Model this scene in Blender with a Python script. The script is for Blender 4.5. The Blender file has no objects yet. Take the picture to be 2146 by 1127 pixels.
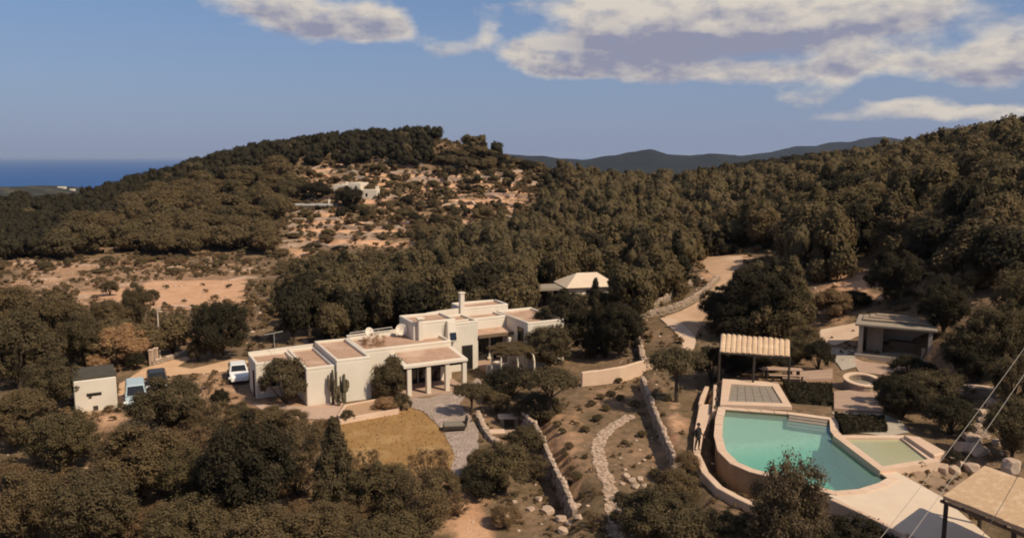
import bpy, bmesh, math, random
import numpy as np
from mathutils import Vector, Matrix
from mathutils.geometry import tessellate_polygon
random.seed(7); RNG = np.random.default_rng(11)
SC = bpy.context.scene
COL = SC.collection
# ------------------------------------------------------------------ camera
F = 1684.0                       # focal length in photograph pixels (2146 wide)
PITCH = math.atan((563.5 - 328) / F)
CAMH = 20.0
cam = bpy.data.cameras.new('camera'); camo = bpy.data.objects.new('camera', cam); COL.objects.link(camo)
camo.location = (0, 0, CAMH); camo.rotation_euler = (math.pi / 2 - PITCH, 0, 0)
cam.sensor_width = 36; cam.lens = 36 * F / 2146; cam.clip_start = .5; cam.clip_end = 200000
SC.camera = camo
# ------------------------------------------------------------------ light
SUN_AZ, SUN_EL = math.radians(126), math.radians(47)      # azimuth clockwise from +Y
to_sun = Vector((math.sin(SUN_AZ) * math.cos(SUN_EL), math.cos(SUN_AZ) * math.cos(SUN_EL), math.sin(SUN_EL)))
sl = bpy.data.lights.new('sun', 'SUN'); sl.energy = 3.4; sl.angle = math.radians(.6); sl.color = (1, .86, .66)
so = bpy.data.objects.new('sun', sl); COL.objects.link(so); so.rotation_euler = (-to_sun).to_track_quat('-Z', 'Y').to_euler()
so.location = (60, -40, 90)
W = bpy.data.worlds.new('World'); SC.world = W; W.use_nodes = True
SKY_STRENGTH = .11


def nd(nt, t, **kw):
    n = nt.nodes.new(t)
    for k, v in kw.items(): setattr(n, k, v)
    return n


def mth(nt, op, a, b=None, c=None, clamp=False):
    n = nd(nt, 'ShaderNodeMath', operation=op, use_clamp=clamp)
    for i, v in enumerate((a, b, c)):
        if v is None: continue
        if isinstance(v, (int, float)): n.inputs[i].default_value = v
        else: nt.links.new(v, n.inputs[i])
    return n.outputs[0]


def mixc(nt, f, a, b, mode='MIX'):
    n = nd(nt, 'ShaderNodeMix', data_type='RGBA', blend_type=mode)
    for i, v in ((0, f), (6, a), (7, b)):
        if isinstance(v, (int, float)): n.inputs[i].default_value = v
        elif isinstance(v, tuple): n.inputs[i].default_value = (*v, 1) if len(v) == 3 else v
        else: nt.links.new(v, n.inputs[i])
    return n.outputs[2]


def build_world():
    nt = W.node_tree; nt.nodes.clear()
    out = nd(nt, 'ShaderNodeOutputWorld'); bg = nd(nt, 'ShaderNodeBackground'); nt.links.new(bg.outputs[0], out.inputs[0])
    sky = nd(nt, 'ShaderNodeTexSky', sky_type='NISHITA', sun_disc=False)
    sky.sun_elevation = SUN_EL; sky.sun_rotation = SUN_AZ; sky.altitude = 200; sky.air_density = 1.0; sky.dust_density = .6; sky.ozone_density = 2.2
    tc = nd(nt, 'ShaderNodeTexCoord'); sep = nd(nt, 'ShaderNodeSeparateXYZ'); nt.links.new(tc.outputs['Generated'], sep.inputs[0])
    X, Y, Z = sep.outputs
    az = mth(nt, 'ARCTAN2', X, Y); el = mth(nt, 'ARCSINE', Z)
    # coordinates of the cloud deck: azimuth and elevation, the deck gets flatter towards the horizon
    elc = mth(nt, 'MAXIMUM', el, 0.0)
    comb = nd(nt, 'ShaderNodeCombineXYZ'); nt.links.new(az, comb.inputs[0]); nt.links.new(mth(nt, 'MULTIPLY', elc, 1.9), comb.inputs[1])

    def fbm(vec, scale, det, rough, off=(0, 0, 0)):
        mp = nd(nt, 'ShaderNodeMapping'); mp.inputs['Location'].default_value = off; nt.links.new(vec, mp.inputs[0])
        n = nd(nt, 'ShaderNodeTexNoise'); n.inputs['Scale'].default_value = scale; n.inputs['Detail'].default_value = det
        n.inputs['Roughness'].default_value = rough; nt.links.new(mp.outputs[0], n.inputs['Vector']); return n.outputs[0]
    v = comb.outputs[0]
    # the clouds of the afternoon, measured on the photograph (x, y, half width, half height in its pixels, weight), turned into azimuth and elevation
    seen = [(545, 6, 90, 34, 1.0), (660, 32, 115, 36, 1.05), (808, 48, 52, 34, 1.2), (720, 64, 80, 20, .75), (940, 100, 50, 22, .95), (1015, 76, 26, 26, .9),
            (1128, 112, 54, 30, 1.2), (1180, 125, 90, 30, 1.), (1250, 45, 36, 50, 1.1), (1290, 132, 100, 28, 1.1), (1370, 70, 140, 44, 1.15), (1520, 70, 260, 56, 1.3), (1500, 5, 360, 32, 1.2), (1560, 152, 260, 17, .95), (1775, 130, 46, 50, 1.05),
            (1880, 22, 130, 44, 1.1), (2050, 140, 90, 32, 1.2), (2125, 100, 70, 46, 1.1), (1900, 115, 50, 22, .75), (1890, 219, 55, 11, 1.), (1850, 240, 160, 13, .8), (1690, 207, 60, 14, .9), (2000, 236, 90, 15, .8), (2120, 235, 55, 20, .9), (1660, 175, 90, 14, .5),
            (60, 72, 200, 15, .33), (180, 20, 90, 10, .28)]
    banks = []
    for (x, y, w, h, k) in seen:
        dv = Vector(((x - 1073) / F, math.cos(PITCH) + (563.5 - y) / F * math.sin(PITCH), -math.sin(PITCH) + (563.5 - y) / F * math.cos(PITCH))).normalized(); banks.append((math.atan2(dv.x, dv.y), math.asin(dv.z), w / F / (1 + .35 * ((x - 1073) / F) ** 2), h / F * .93, k))
    banks += [(-.95, .2, .2, .05, .8), (.95, .16, .2, .06, .9), (-1.5, .15, .25, .04, .8), (1.6, .18, .3, .06, .8)]
    tot = der = None
    wob = fbm(v, 14, 5, .6, (1, 5, 2)); elw = mth(nt, 'ADD', el, mth(nt, 'MULTIPLY', mth(nt, 'SUBTRACT', wob, .5), .030)); azw = mth(nt, 'ADD', az, mth(nt, 'MULTIPLY', mth(nt, 'SUBTRACT', fbm(v, 14, 5, .6, (7, 1, 3)), .5), .060))
    for (a, e, w, h, s) in banks:
        dx = mth(nt, 'MULTIPLY', mth(nt, 'SUBTRACT', azw, a), 1 / w); dd = mth(nt, 'MULTIPLY', mth(nt, 'SUBTRACT', elw, e), 1 / h)
        r2 = mth(nt, 'MULTIPLY_ADD', dx, dx, mth(nt, 'MULTIPLY', dd, dd)); g = mth(nt, 'MULTIPLY', mth(nt, 'EXPONENT', mth(nt, 'MULTIPLY', mth(nt, 'POWER', r2, 1.3), -.6)), s); gd = mth(nt, 'MULTIPLY', g, dd)
        tot = g if tot is None else mth(nt, 'ADD', tot, g); der = gd if der is None else mth(nt, 'ADD', der, gd)
    b0 = mth(nt, 'MINIMUM', tot, 1.3)
    n1 = fbm(v, 20, 8, .6, (3.1, 1.7, .4)); n2 = fbm(v, 20, 5, .55, (3.1 - .010, 1.7 - .022, .4)); nb = fbm(v, 3, 3, .5, (8, 2, 5)); nl = fbm(v, 7, 4, .5, (2, 9, 5))
    overhead = mth(nt, 'MULTIPLY', mth(nt, 'SUBTRACT', nb, .36, clamp=True), mth(nt, 'MULTIPLY', mth(nt, 'SUBTRACT', el, .24, clamp=True), 8, clamp=True))  # unseen cloud above the view, thickened to brighten the fill light
    raw = mth(nt, 'ADD', mth(nt, 'ADD', mth(nt, 'MULTIPLY', b0, .85), mth(nt, 'MULTIPLY', overhead, 3.6)), mth(nt, 'MULTIPLY', mth(nt, 'SUBTRACT', n1, .5), 1.05))
    cover = mth(nt, 'MULTIPLY', mth(nt, 'SUBTRACT', raw, .38), 1.45, clamp=True); cover = mth(nt, 'SMOOTH_MIN', cover, 1.0, .2)
    # lit from above: the top of each bank bright, its underside blue grey, billows between
    lit = mth(nt, 'ADD', mth(nt, 'MULTIPLY', mth(nt, 'SUBTRACT', n1, n2), 2.0), mth(nt, 'MULTIPLY_ADD', der, .42, .86)); lit = mth(nt, 'ADD', lit, mth(nt, 'MULTIPLY_ADD', mth(nt, 'SUBTRACT', nl, .5), 1.3, mth(nt, 'MULTIPLY', mth(nt, 'SUBTRACT', n1, .5), 1.1))); lit = mth(nt, 'SUBTRACT', lit, mth(nt, 'MULTIPLY', mth(nt, 'SUBTRACT', raw, .85, clamp=True), .75), clamp=True)
    # the broad shaded bellies of the big bank
    for (x, y, w, h, k) in ((1480, 92, 240, 24, .75), (1290, 88, 90, 22, .5), (1620, 84, 150, 18, .45), (650, 60, 120, 16, .35), (2040, 168, 100, 14, .3), (980, 112, 60, 12, .3)):
        dv = Vector(((x - 1073) / F, math.cos(PITCH) + (563.5 - y) / F * math.sin(PITCH), -math.sin(PITCH) + (563.5 - y) / F * math.cos(PITCH))).normalized(); a, e = math.atan2(dv.x, dv.y), math.asin(dv.z)
        dx = mth(nt, 'MULTIPLY', mth(nt, 'SUBTRACT', azw, a), F / w); dd = mth(nt, 'MULTIPLY', mth(nt, 'SUBTRACT', elw, e), F / h)
        lit = mth(nt, 'SUBTRACT', lit, mth(nt, 'MULTIPLY', mth(nt, 'EXPONENT', mth(nt, 'MULTIPLY', mth(nt, 'MULTIPLY_ADD', dx, dx, mth(nt, 'MULTIPLY', dd, dd)), -.8)), k), clamp=True)
    ccol = mixc(nt, lit, (1.95, 1.95, 2.55), (5.0, 4.45, 3.75))
    skyc = mixc(nt, 1.0, sky.outputs[0], (.395, .50, .615), 'MULTIPLY')
    haze = mth(nt, 'POWER', mth(nt, 'SUBTRACT', 1.0, mth(nt, 'MULTIPLY', elc, 3.1, clamp=True), clamp=True), 1.25)
    skyc = mixc(nt, mth(nt, 'MULTIPLY', haze, .9), skyc, (1.68, 1.92, 2.95))
    full = mixc(nt, mth(nt, 'MULTIPLY', cover, .94), skyc, ccol)
    nt.links.new(full, bg.inputs[0]); bg.inputs[1].default_value = SKY_STRENGTH


build_world()
SC.view_settings.view_transform = 'Standard'; SC.view_settings.look = 'None'; SC.view_settings.gamma = 1; SC.view_settings.use_curve_mapping = False
SC.view_settings.exposure = 0.42
SC.render.engine = 'CYCLES'
SC.cycles.max_bounces = 6; SC.cycles.diffuse_bounces = 4; SC.cycles.transparent_max_bounces = 8; SC.cycles.volume_bounces = 0
SC.cycles.use_denoising = True; SC.cycles.caustics_reflective = False; SC.cycles.caustics_refractive = False
SC.cycles.filter_width = 1.9; SC.cycles.sample_clamp_indirect = 6


# ------------------------------------------------------------------ measuring helpers (photograph pixel -> place)
cp, sp = math.cos(PITCH), math.sin(PITCH)


def ray(px, py):
    cx = (px - 1073) / F; cy = (563.5 - py) / F
    return np.array([cx, cp + cy * sp, -sp + cy * cp])


def atz(px, py, z=0.):
    d = ray(px, py); t = (z - CAMH) / d[2]; return (d[0] * t, d[1] * t, z)


def aty(px, py, y):
    d = ray(px, py); t = y / d[1]; return (d[0] * t, y, CAMH + d[2] * t)


def proj(x, y, z):
    z = z - CAMH; f = y * cp - z * sp; u = y * sp + z * cp
    return 1073 + F * x / f, 563.5 - F * u / f


def P2(l, z): return [atz(a, b, z)[:2] for a, b in l]


def inpoly(x, y, poly):
    x = np.asarray(x, float); y = np.asarray(y, float); r = np.zeros(x.shape, bool); n = len(poly)
    for i in range(n):
        x1, y1 = poly[i][:2]; x2, y2 = poly[(i + 1) % n][:2]
        if y1 == y2: continue
        r ^= ((y1 > y) != (y2 > y)) & (x < (x2 - x1) * (y - y1) / (y2 - y1) + x1)
    return r


def distpoly(x, y, poly, closed=True):
    d = np.full(np.shape(x), 1e9); n = len(poly)
    for i in range(n if closed else n - 1):
        a = np.array(poly[i][:2]); b = np.array(poly[(i + 1) % n][:2]); ab = b - a; L = ab @ ab + 1e-9
        t = np.clip(((x - a[0]) * ab[0] + (y - a[1]) * ab[1]) / L, 0, 1)
        d = np.minimum(d, np.hypot(x - a[0] - t * ab[0], y - a[1] - t * ab[1]))
    return d


def vnoise(x, y, s=0):
    xi = np.floor(x).astype(np.int64); yi = np.floor(y).astype(np.int64); fx = x - xi; fy = y - yi
    fx = fx * fx * (3 - 2 * fx); fy = fy * fy * (3 - 2 * fy)

    def h(a, b):
        n = (a * 374761393 + b * 668265263 + s * 974634777) & 0xffffffff
        n = ((n ^ (n >> 13)) * 1274126177) & 0xffffffff
        return ((n ^ (n >> 16)) & 0xffff) / 65535.0
    return (h(xi, yi) * (1 - fx) + h(xi + 1, yi) * fx) * (1 - fy) + (h(xi, yi + 1) * (1 - fx) + h(xi + 1, yi + 1) * fx) * fy


def fbm(x, y, s=0, o=4):
    r = 0; a = .5
    for i in range(o): r = r + a * (vnoise(x * 2 ** i, y * 2 ** i, s + i) - .5) * 2; a *= .5
    return r


# ------------------------------------------------------------------ terrain height
ZP = 2.6   # pool terrace level
CP = [(-60, 20, 0), (-30, 20, 0), (0, 20, 0), (30, 20, 1.2), (70, 20, 10), (-60, 45, 0), (-35, 45, 0), (-12, 45, -.2), (-35, 62, 0), (-22, 62, 0), (-10, 62, 0), (-10, 75, 0), (-22, 75, 0), (-35, 75, 0), (0, 72, 0),
      (0, 60, .1), (5, 50, .5), (14, 50, 1.2), (18, 62, 2.3), (26, 62, 2.6), (24, 45, 2.2), (18, 36, .6), (30, 36, 2.2), (12, 68, 1.2), (14, 77, 1.6), (22, 75, 2.2), (27, 100, 4.6), (29, 112, 5.4), (31, 69, 3),
      (33, 54, 4), (38, 60, 5.5), (50, 70, 9.5), (45, 45, 5.5), (40, 85, 6.4), (37, 98, 5.8), (52, 95, 10), (70, 90, 15), (66, 120, 13.5), (90, 120, 18.5), (72, 140, 14.5), (74, 155, 13.2), (63, 175, 11), (56, 220, 10.5), (34, 250, 9), (16, 260, 10), (8, 240, 8.5),
      (100, 80, 22), (120, 160, 24), (-2, 272, 15), (-25, 290, 25.0), (-33, 290, 25.3), (-66, 300, 24.3), (-98, 300, 18.6), (-120, 300, 12), (-146, 300, 5.5), (-173, 300, .5), (-200, 290, -3), (-40, 240, 7.6), (-42, 262, 14), (-60, 282, 20), (-62, 225, 4.6), (-55, 205, 1.2), (-60, 188, -1.6), (-20, 235, 6), (-20, 260, 13), (0, 230, 6),
      (-100, 245, 9), (-130, 240, 3.5), (-90, 220, 5.6), (-120, 205, -.2), (-85, 178, -1.6), (-120, 175, -1.6), (-50, 170, -2.2), (-47, 107, -.4), (-60, 120, -.5), (-30, 105, -.2), (-10, 95, .2), (4, 98, 1.2), (10, 120, 1.6), (30, 150, 4), (0, 150, .8), (0, 190, 1.6), (25, 190, 4.5), (40, 130, 6.5), (48, 160, 8), (-25, 140, -.8), (-70, 90, -.3), (-90, 130, -1),
      (-190, 180, -3), (-150, 100, -1), (-150, 30, 0), (-30, -60, 0), (40, -60, 4), (110, 20, 18), (-10, 345, 8), (-70, 360, 5), (-140, 360, -10), (60, 330, 2), (96, 375, 10.5), (150, 390, 17), (58, 375, 3), (200, 380, 22), (100, 300, 6), (140, 300, 14), (170, 240, 22), (96, 440, 2), (-30, 440, -14), (190, 120, 28)]
_c = np.array(CP, float); _S = 100.


def _k(r2): return np.where(r2 > 0, r2 * np.log(np.maximum(r2, 1e-12)) * .5, 0)


_p = _c[:, :2] / _S; _n = len(_p)
_K = _k(((_p[:, None] - _p[None]) ** 2).sum(-1)) + np.eye(_n) * 2e-4
_A = np.zeros((_n + 3, _n + 3)); _A[:_n, :_n] = _K; _A[:_n, _n] = 1; _A[:_n, _n + 1:] = _p; _A[_n:, :_n] = _A[:_n, _n:].T
_w = np.linalg.solve(_A, np.concatenate([_c[:, 2], np.zeros(3)]))


def tps(x, y):
    x = np.asarray(x, float).ravel() / _S; y = np.asarray(y, float).ravel() / _S; out = np.zeros(x.shape)
    for i in range(0, len(x), 20000):
        q = np.stack([x[i:i + 20000], y[i:i + 20000]], 1)
        out[i:i + 20000] = _k(((q[:, None] - _p[None]) ** 2).sum(-1)) @ _w[:_n] + _w[_n] + q @ _w[_n + 1:]
    return out


def sst(a, b, x): t = np.clip((x - a) / (b - a), 0, 1); return t * t * (3 - 2 * t)


POOL_PX = [(1519, 858), (1650, 868), (1740, 880), (1742, 905), (1770, 935), (1800, 960), (1835, 985), (1862, 1003), (1842, 1014), (1800, 1027), (1750, 1031), (1690, 1016), (1640, 1000), (1580, 985), (1545, 970), (1520, 945), (1512, 915), (1514, 880)]
POOL = P2(POOL_PX, ZP)
_pc = np.mean(POOL, 0)
W1 = P2([(1095, 865), (1120, 882), (1137, 915), (1152, 952), (1182, 1012), (1205, 1066)], .8)
W2 = P2([(1346, 785), (1367, 842), (1392, 902), (1416, 957)], 1.7)
W3 = P2([(1481, 806), (1466, 850), (1457, 900), (1453, 944), (1470, 985), (1500, 1015), (1540, 1035), (1582, 1054)], 2.0)
DECK = P2([(1735, 1038), (1800, 1028), (1842, 1015), (1864, 1005), (1850, 985), (1872, 985), (1975, 1042), (2075, 1127), (2075, 1200), (1990, 1163), (1890, 1112)], ZP)
UPPER = P2([(1506, 792), (1900, 745), (2000, 800), (1985, 960), (1900, 985), (1862, 1003), (1800, 960), (1742, 905), (1740, 880), (1500, 850)], ZP)
TERR = [  # polygon, height, blend
    (P2([(1095, 866), (1121, 883), (1138, 916), (1153, 953), (1183, 1013), (1206, 1066), (1235, 1180), (1520, 1180), (1417, 958), (1393, 903), (1368, 843), (1346, 787), (1215, 806), (1190, 850)], .75), .62, .35),
    (P2([(1347, 786), (1368, 843), (1393, 903), (1417, 958), (1500, 1100), (1740, 1180), (1582, 1056), (1500, 1017), (1470, 987), (1452, 945), (1456, 900), (1465, 850), (1480, 806)], 1.25), 1.5, .35),
    (P2([(1092, 870), (1117, 884), (1133, 918), (1148, 954), (1178, 1014), (1200, 1066), (1190, 1085), (1120, 1050), (1070, 960), (1060, 890)], -.3), -.45, 1.2),
    (W3 + P2([(1740, 1075), (1640, 1000), (1520, 945), (1512, 880), (1512, 800)], 1.3), 1.3, .5),
    (UPPER, ZP - .08, .7), (DECK, ZP - .3, .4)]
_Tx = [(np.array(p), z, b) for p, z, b in TERR]
HOUSE = [(-24, 58), (-3, 60), (6, 66), (8, 78), (-12, 82), (-26, 74)]


HILL = None


def hill_step(x, y, z):
    """the old terraces of the sunny hill: flat treads, steep risers; returns height and how much of a riser a place is"""
    d = distpoly(x, y, HILL); w = sst(0, 7, np.where(inpoly(x, y, HILL), d, -d)); P_ = 1.45; q = (z + .5 * fbm(x / 14, y / 14, 61)) / P_; f = q - np.floor(q); t = sst(.62, .98, f)
    return z + (t - f) * P_ * w * .85, w * (np.clip((f - .6) / .12, 0, 1) * (f < .99))


def height(x, y):
    sh = np.shape(x); x = np.asarray(x, float).ravel(); y = np.asarray(y, float).ravel()
    r = np.hypot(x, y - 150)
    far = -18 - 60 * sst(330, 1300, r) - 70 * sst(1500, 3600, r) + 60 * sst(500, 2500, x) * (1 - sst(2500, 6000, r)) + fbm(x / 420, y / 420, 9) * 26 * sst(500, 1500, r)
    far = far + 52 * np.exp(-((x + 1330) / 240) ** 2 - ((y - 1900) / 420) ** 2) + 18 * np.exp(-((x + 1090) / 110) ** 2 - ((y - 1950) / 300) ** 2)
    m = r < 480
    z = far.copy()
    if m.any():
        xx, yy = x[m], y[m]; n = tps(xx, yy)
        hm = np.exp(-np.minimum(distpoly(xx, yy, HOUSE), 99) / 12.) * (~inpoly(xx, yy, HOUSE)) + inpoly(xx, yy, HOUSE)
        n = n + fbm(xx / 9, yy / 9, 3) * (.35 + .6 * sst(120, 250, yy)) * (1 - .85 * np.clip(hm, 0, 1))
        for (po, zz, b) in _Tx:
            bx = po.min(0) - 3, po.max(0) + 3
            k = (xx > bx[0][0]) & (xx < bx[1][0]) & (yy > bx[0][1]) & (yy < bx[1][1])
            if not k.any(): continue
            d = distpoly(xx[k], yy[k], po); d = np.where(inpoly(xx[k], yy[k], po), -d, d)
            w = 1 - sst(0, b, d); n[k] = n[k] * (1 - w) + (zz + .06 * fbm(xx[k] / 2, yy[k] / 2, 5)) * w
        # the excavation under the pools
        k = (np.abs(xx - 18) < 9) & (np.abs(yy - 48) < 12)
        if k.any():
            d = distpoly(xx[k], yy[k], POOL); n[k] = np.where(inpoly(xx[k], yy[k], POOL) | (d < .45), np.minimum(n[k], .2), n[k])
        if HILL is not None:
            k = (xx > -80) & (xx < 30) & (yy > 170) & (yy < 300)
            if k.any(): n[k] = hill_step(xx[k], yy[k], n[k])[0]
        w = sst(300, 440, r[m]); z[m] = n * (1 - w) + far[m] * w
    return z.reshape(sh)


def hz(x, y): return float(height(np.array([x]), np.array([y]))[0])


_ts = np.concatenate([np.arange(25, 140, .5), np.arange(140, 460, 1.5)])


def G(px, py):
    """ground point seen at a pixel"""
    d = ray(px, py); q = d[None] * _ts[:, None]; h = height(q[:, 0], q[:, 1]); below = (CAMH + q[:, 2]) < h
    i = int(np.argmax(below)) if below.any() else len(_ts) - 1
    lo, hi = _ts[max(i - 1, 0)], _ts[i]
    for _ in range(7):
        m = (lo + hi) / 2
        if CAMH + d[2] * m < hz(d[0] * m, d[1] * m): hi = m
        else: lo = m
    return (d[0] * hi, d[1] * hi, hz(d[0] * hi, d[1] * hi))


def G2(l): return [G(a, b)[:2] for a, b in l]


HILL = G2([(585, 545), (612, 430), (618, 352), (700, 322), (930, 326), (1050, 343), (1140, 380), (1110, 470), (1000, 500), (870, 518)])


# ------------------------------------------------------------------ materials
def srgb(r, g, b):
    f = lambda c: (c / 255 / 12.92) if c / 255 <= .04045 else ((c / 255 + .055) / 1.055) ** 2.4
    return (f(r), f(g), f(b))


def mat(name, c1, c2=None, scale=3., rough=.85, bump=.0, bscale=None, spec=.3, detail=6, metal=0., c3=None, coords='Object', streak=None):
    m = bpy.data.materials.new(name); m.use_nodes = True; nt = m.node_tree; b = nt.nodes['Principled BSDF']
    b.inputs['Roughness'].default_value = rough; b.inputs['Specular IOR Level'].default_value = spec; b.inputs['Metallic'].default_value = metal
    tc = nd(nt, 'ShaderNodeTexCoord'); v = tc.outputs[coords]
    if streak:
        mp = nd(nt, 'ShaderNodeMapping'); mp.inputs['Scale'].default_value = streak; nt.links.new(v, mp.inputs[0]); v = mp.outputs[0]
    n = nd(nt, 'ShaderNodeTexNoise'); n.inputs['Scale'].default_value = scale; n.inputs['Detail'].default_value = detail; n.inputs['Roughness'].default_value = .62; nt.links.new(v, n.inputs['Vector'])
    f = mth(nt, 'MULTIPLY_ADD', n.outputs[0], 2.4, -.7, clamp=True)
    col = mixc(nt, f, c1, c2 or c1)
    if c3:
        n2 = nd(nt, 'ShaderNodeTexNoise'); n2.inputs['Scale'].default_value = scale * .23; n2.inputs['Detail'].default_value = 5; nt.links.new(v, n2.inputs['Vector'])
        col = mixc(nt, mth(nt, 'MULTIPLY_ADD', n2.outputs[0], 5, -2.5, clamp=True), col, c3)
    nt.links.new(col, b.inputs['Base Color'])
    if bump:
        nb = nd(nt, 'ShaderNodeTexNoise'); nb.inputs['Scale'].default_value = bscale or scale * 3; nb.inputs['Detail'].default_value = 5; nt.links.new(v, nb.inputs['Vector'])
        bp = nd(nt, 'ShaderNodeBump'); bp.inputs['Strength'].default_value = bump; bp.inputs['Distance'].default_value = .05; nt.links.new(nb.outputs[0], bp.inputs['Height']); nt.links.new(bp.outputs[0], b.inputs['Normal'])
    return m


def foliage(name, c1, c2, c3, transl=.45):
    """leaf colour varies leaf by leaf (attribute tone) and tree by tree"""
    m = bpy.data.materials.new(name); m.use_nodes = True; nt = m.node_tree; b = nt.nodes['Principled BSDF']
    b.inputs['Roughness'].default_value = .75; b.inputs['Specular IOR Level'].default_value = .15
    at = nd(nt, 'ShaderNodeAttribute', attribute_name='tone'); oi = nd(nt, 'ShaderNodeObjectInfo')
    c = mixc(nt, at.outputs['Fac'], c1, c2)
    c = mixc(nt, mth(nt, 'MULTIPLY', oi.outputs['Random'], .75), c, c3)
    nt.links.new(c, b.inputs['Base Color'])
    t = nd(nt, 'ShaderNodeBsdfTranslucent'); nt.links.new(c, t.inputs[0])
    mx = nd(nt, 'ShaderNodeMixShader'); mx.inputs[0].default_value = transl
    nt.links.new(b.outputs[0], mx.inputs[1]); nt.links.new(t.outputs[0], mx.inputs[2]); nt.links.new(mx.outputs[0], nt.nodes['Material Output'].inputs[0])
    return m


M = {}
M['plaster'] = mat('cream_plaster', (.71, .632, .522), (.625, .545, .435), .6, .9, .06, 9, .2, c3=(.66, .56, .44), streak=(1, 1, .7))
M['plaster2'] = mat('white_plaster', (.78, .68, .54), (.68, .58, .44), 1.2, .9, .1, 14, .2)
M['gravel_roof'] = mat('pink_gravel_roof', (.48, .31, .215), (.37, .225, .15), 2.2, .95, .3, 25, .1, c3=(.55, .38, .27))
M['slab'] = mat('grey_slab', (.33, .27, .20), (.25, .2, .15), 2, .9, .1)
M['wood'] = mat('weathered_wood', (.20, .13, .08), (.12, .08, .05), 3, .8, .1, streak=(1, 8, 8))
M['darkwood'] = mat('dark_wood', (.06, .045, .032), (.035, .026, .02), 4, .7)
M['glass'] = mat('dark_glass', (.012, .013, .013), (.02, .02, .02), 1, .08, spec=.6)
M['iron'] = mat('dark_iron', (.03, .028, .026), None, 3, .5, metal=.5)
M['pale_metal'] = mat('pale_metal', (.6, .55, .48), (.5, .45, .4), 6, .5)
M['cable_grey'] = mat('cable_grey', (.36, .31, .25), None, 2, .6)
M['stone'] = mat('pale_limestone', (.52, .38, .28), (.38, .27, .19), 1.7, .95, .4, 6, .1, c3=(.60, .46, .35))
M['stone_dark'] = mat('weathered_stone', (.34, .26, .19), (.22, .165, .12), 1.5, .95, .4, 6, .1, c3=(.42, .32, .24))  # darker stone; on rubble wall faces their shade is put into its colour
M['coping'] = mat('sandstone_coping', (.66, .47, .33), (.58, .40, .28), 1.1, .85, .08, 12, .2, c3=(.70, .52, .38))
M['render'] = mat('ochre_render', (.35, .23, .135), (.27, .17, .095), 1.4, .92, .1, 9, .1, c3=(.40, .27, .165))
M['deck'] = mat('pale_deck', (.68, .54, .40), (.62, .48, .35), .8, .85, .05, 10, .2)
M['plank'] = mat('pinkish_planks', (.46, .31, .22), (.36, .24, .17), 2, .85, .1, streak=(1, 6, 6))
M['tile'] = mat('grey_tile', (.30, .245, .19), (.23, .19, .145), 2.5, .7, .05)
M['reed'] = mat('dry_reed', (.70, .48, .29), (.53, .345, .2), 9, .95, .9, 40, .05, c3=(.76, .54, .345), streak=(1, 1, 1))
M['canvas'] = mat('cream_canvas', (.66, .46, .29), (.54, .36, .22), 4, .95, .5, 18, .1, c3=(.72, .53, .35))
M['shed_roof'] = mat('tarred_roof', (.085, .072, .052), (.055, .047, .035), 1.3, .9, .2)
M['concrete'] = mat('grey_concrete', (.46, .385, .30), (.37, .31, .24), 1.2, .9, .1)
M['soil'] = mat('planter_soil', (.46, .29, .17), (.36, .22, .13), 3, 1, .3)
M['bark'] = mat('bark', (.09, .065, .045), (.05, .037, .027), 5, .95, .3, spec=.1)
M['deadwood'] = mat('bleached_twigs', (.55, .45, .34), (.45, .36, .26), 5, .9)
M['cactus'] = mat('cactus_skin', (.13, .10, .055), (.085, .07, .04), 6, .8, .2)
M['white_car'] = mat('white_car_paint', (.78, .76, .72), None, 1, .3, spec=.5)
M['blue_car'] = mat('pale_blue_car_paint', (.42, .50, .52), (.40, .48, .50), 1, .35, spec=.5)
M['black_car'] = mat('black_car_paint', (.022, .02, .018), None, 1, .3, spec=.5)
M['rubber'] = mat('rubber', (.015, .014, .013), None, 1, .9)
M['lamp_glass'] = mat('clear_lamp', (.7, .68, .62), None, 1, .2, spec=.6)
M['cloth_dark'] = mat('dark_clothing', (.018, .016, .015), (.03, .026, .023), 6, .9)
M['skin'] = mat('skin', (.35, .2, .13), None, 1, .6)
M['hair'] = mat('dark_hair', (.012, .009, .007), None, 1, .7)
M['cushion'] = mat('grey_cushion', (.22, .185, .14), (.18, .15, .115), 4, .9)
M['terracotta'] = mat('terracotta', (.55, .33, .2), (.48, .28, .17), 3, .85)
M['dish'] = mat('dish_paint', (.72, .62, .5), None, 2, .6)
# foliage
M['f_pine'] = foliage('pine_needles', (0.1183, 0.0913, 0.0439), (0.2043, 0.1517, 0.0734), (0.1733, 0.1249, 0.0615))
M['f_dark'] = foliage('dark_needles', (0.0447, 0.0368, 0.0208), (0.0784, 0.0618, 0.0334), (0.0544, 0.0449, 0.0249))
M['f_olive'] = foliage('olive_leaves', (0.1432, 0.1035, 0.0519), (0.245, 0.1734, 0.0895), (0.1823, 0.1249, 0.0603))
M['f_gold'] = foliage('golden_leaves', (.36, .21, .10), (.66, .42, .23), (.50, .31, .16))
M['f_bush'] = foliage('dark_bush_leaves', (0.1013, 0.078, 0.0408), (0.1789, 0.1334, 0.0684), (0.1427, 0.1057, 0.0539))
M['f_lawn'] = foliage('straw_grass', (0.30, 0.17, 0.064), (0.39, 0.23, 0.088), (0.35, 0.20, 0.075))
M['f_pale'] = foliage('pale_leaves', (0.3145, 0.1898, 0.0963), (0.5661, 0.3523, 0.1927), (0.3932, 0.244, 0.1247))
M['f_dry'] = foliage('dry_scrub', (0.1917, 0.125, 0.0637), (0.3127, 0.1997, 0.1047), (0.2243, 0.1428, 0.0729))
M['f_purple'] = foliage('reddish_leaves', (0.1047, 0.0778, 0.0457), (0.2203, 0.1566, 0.0923), (0.1432, 0.1048, 0.0603))
# pools
M['pool_floor'] = mat('pool_tiles', (.74, .76, .60), (.68, .71, .56), 2, .6)


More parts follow.
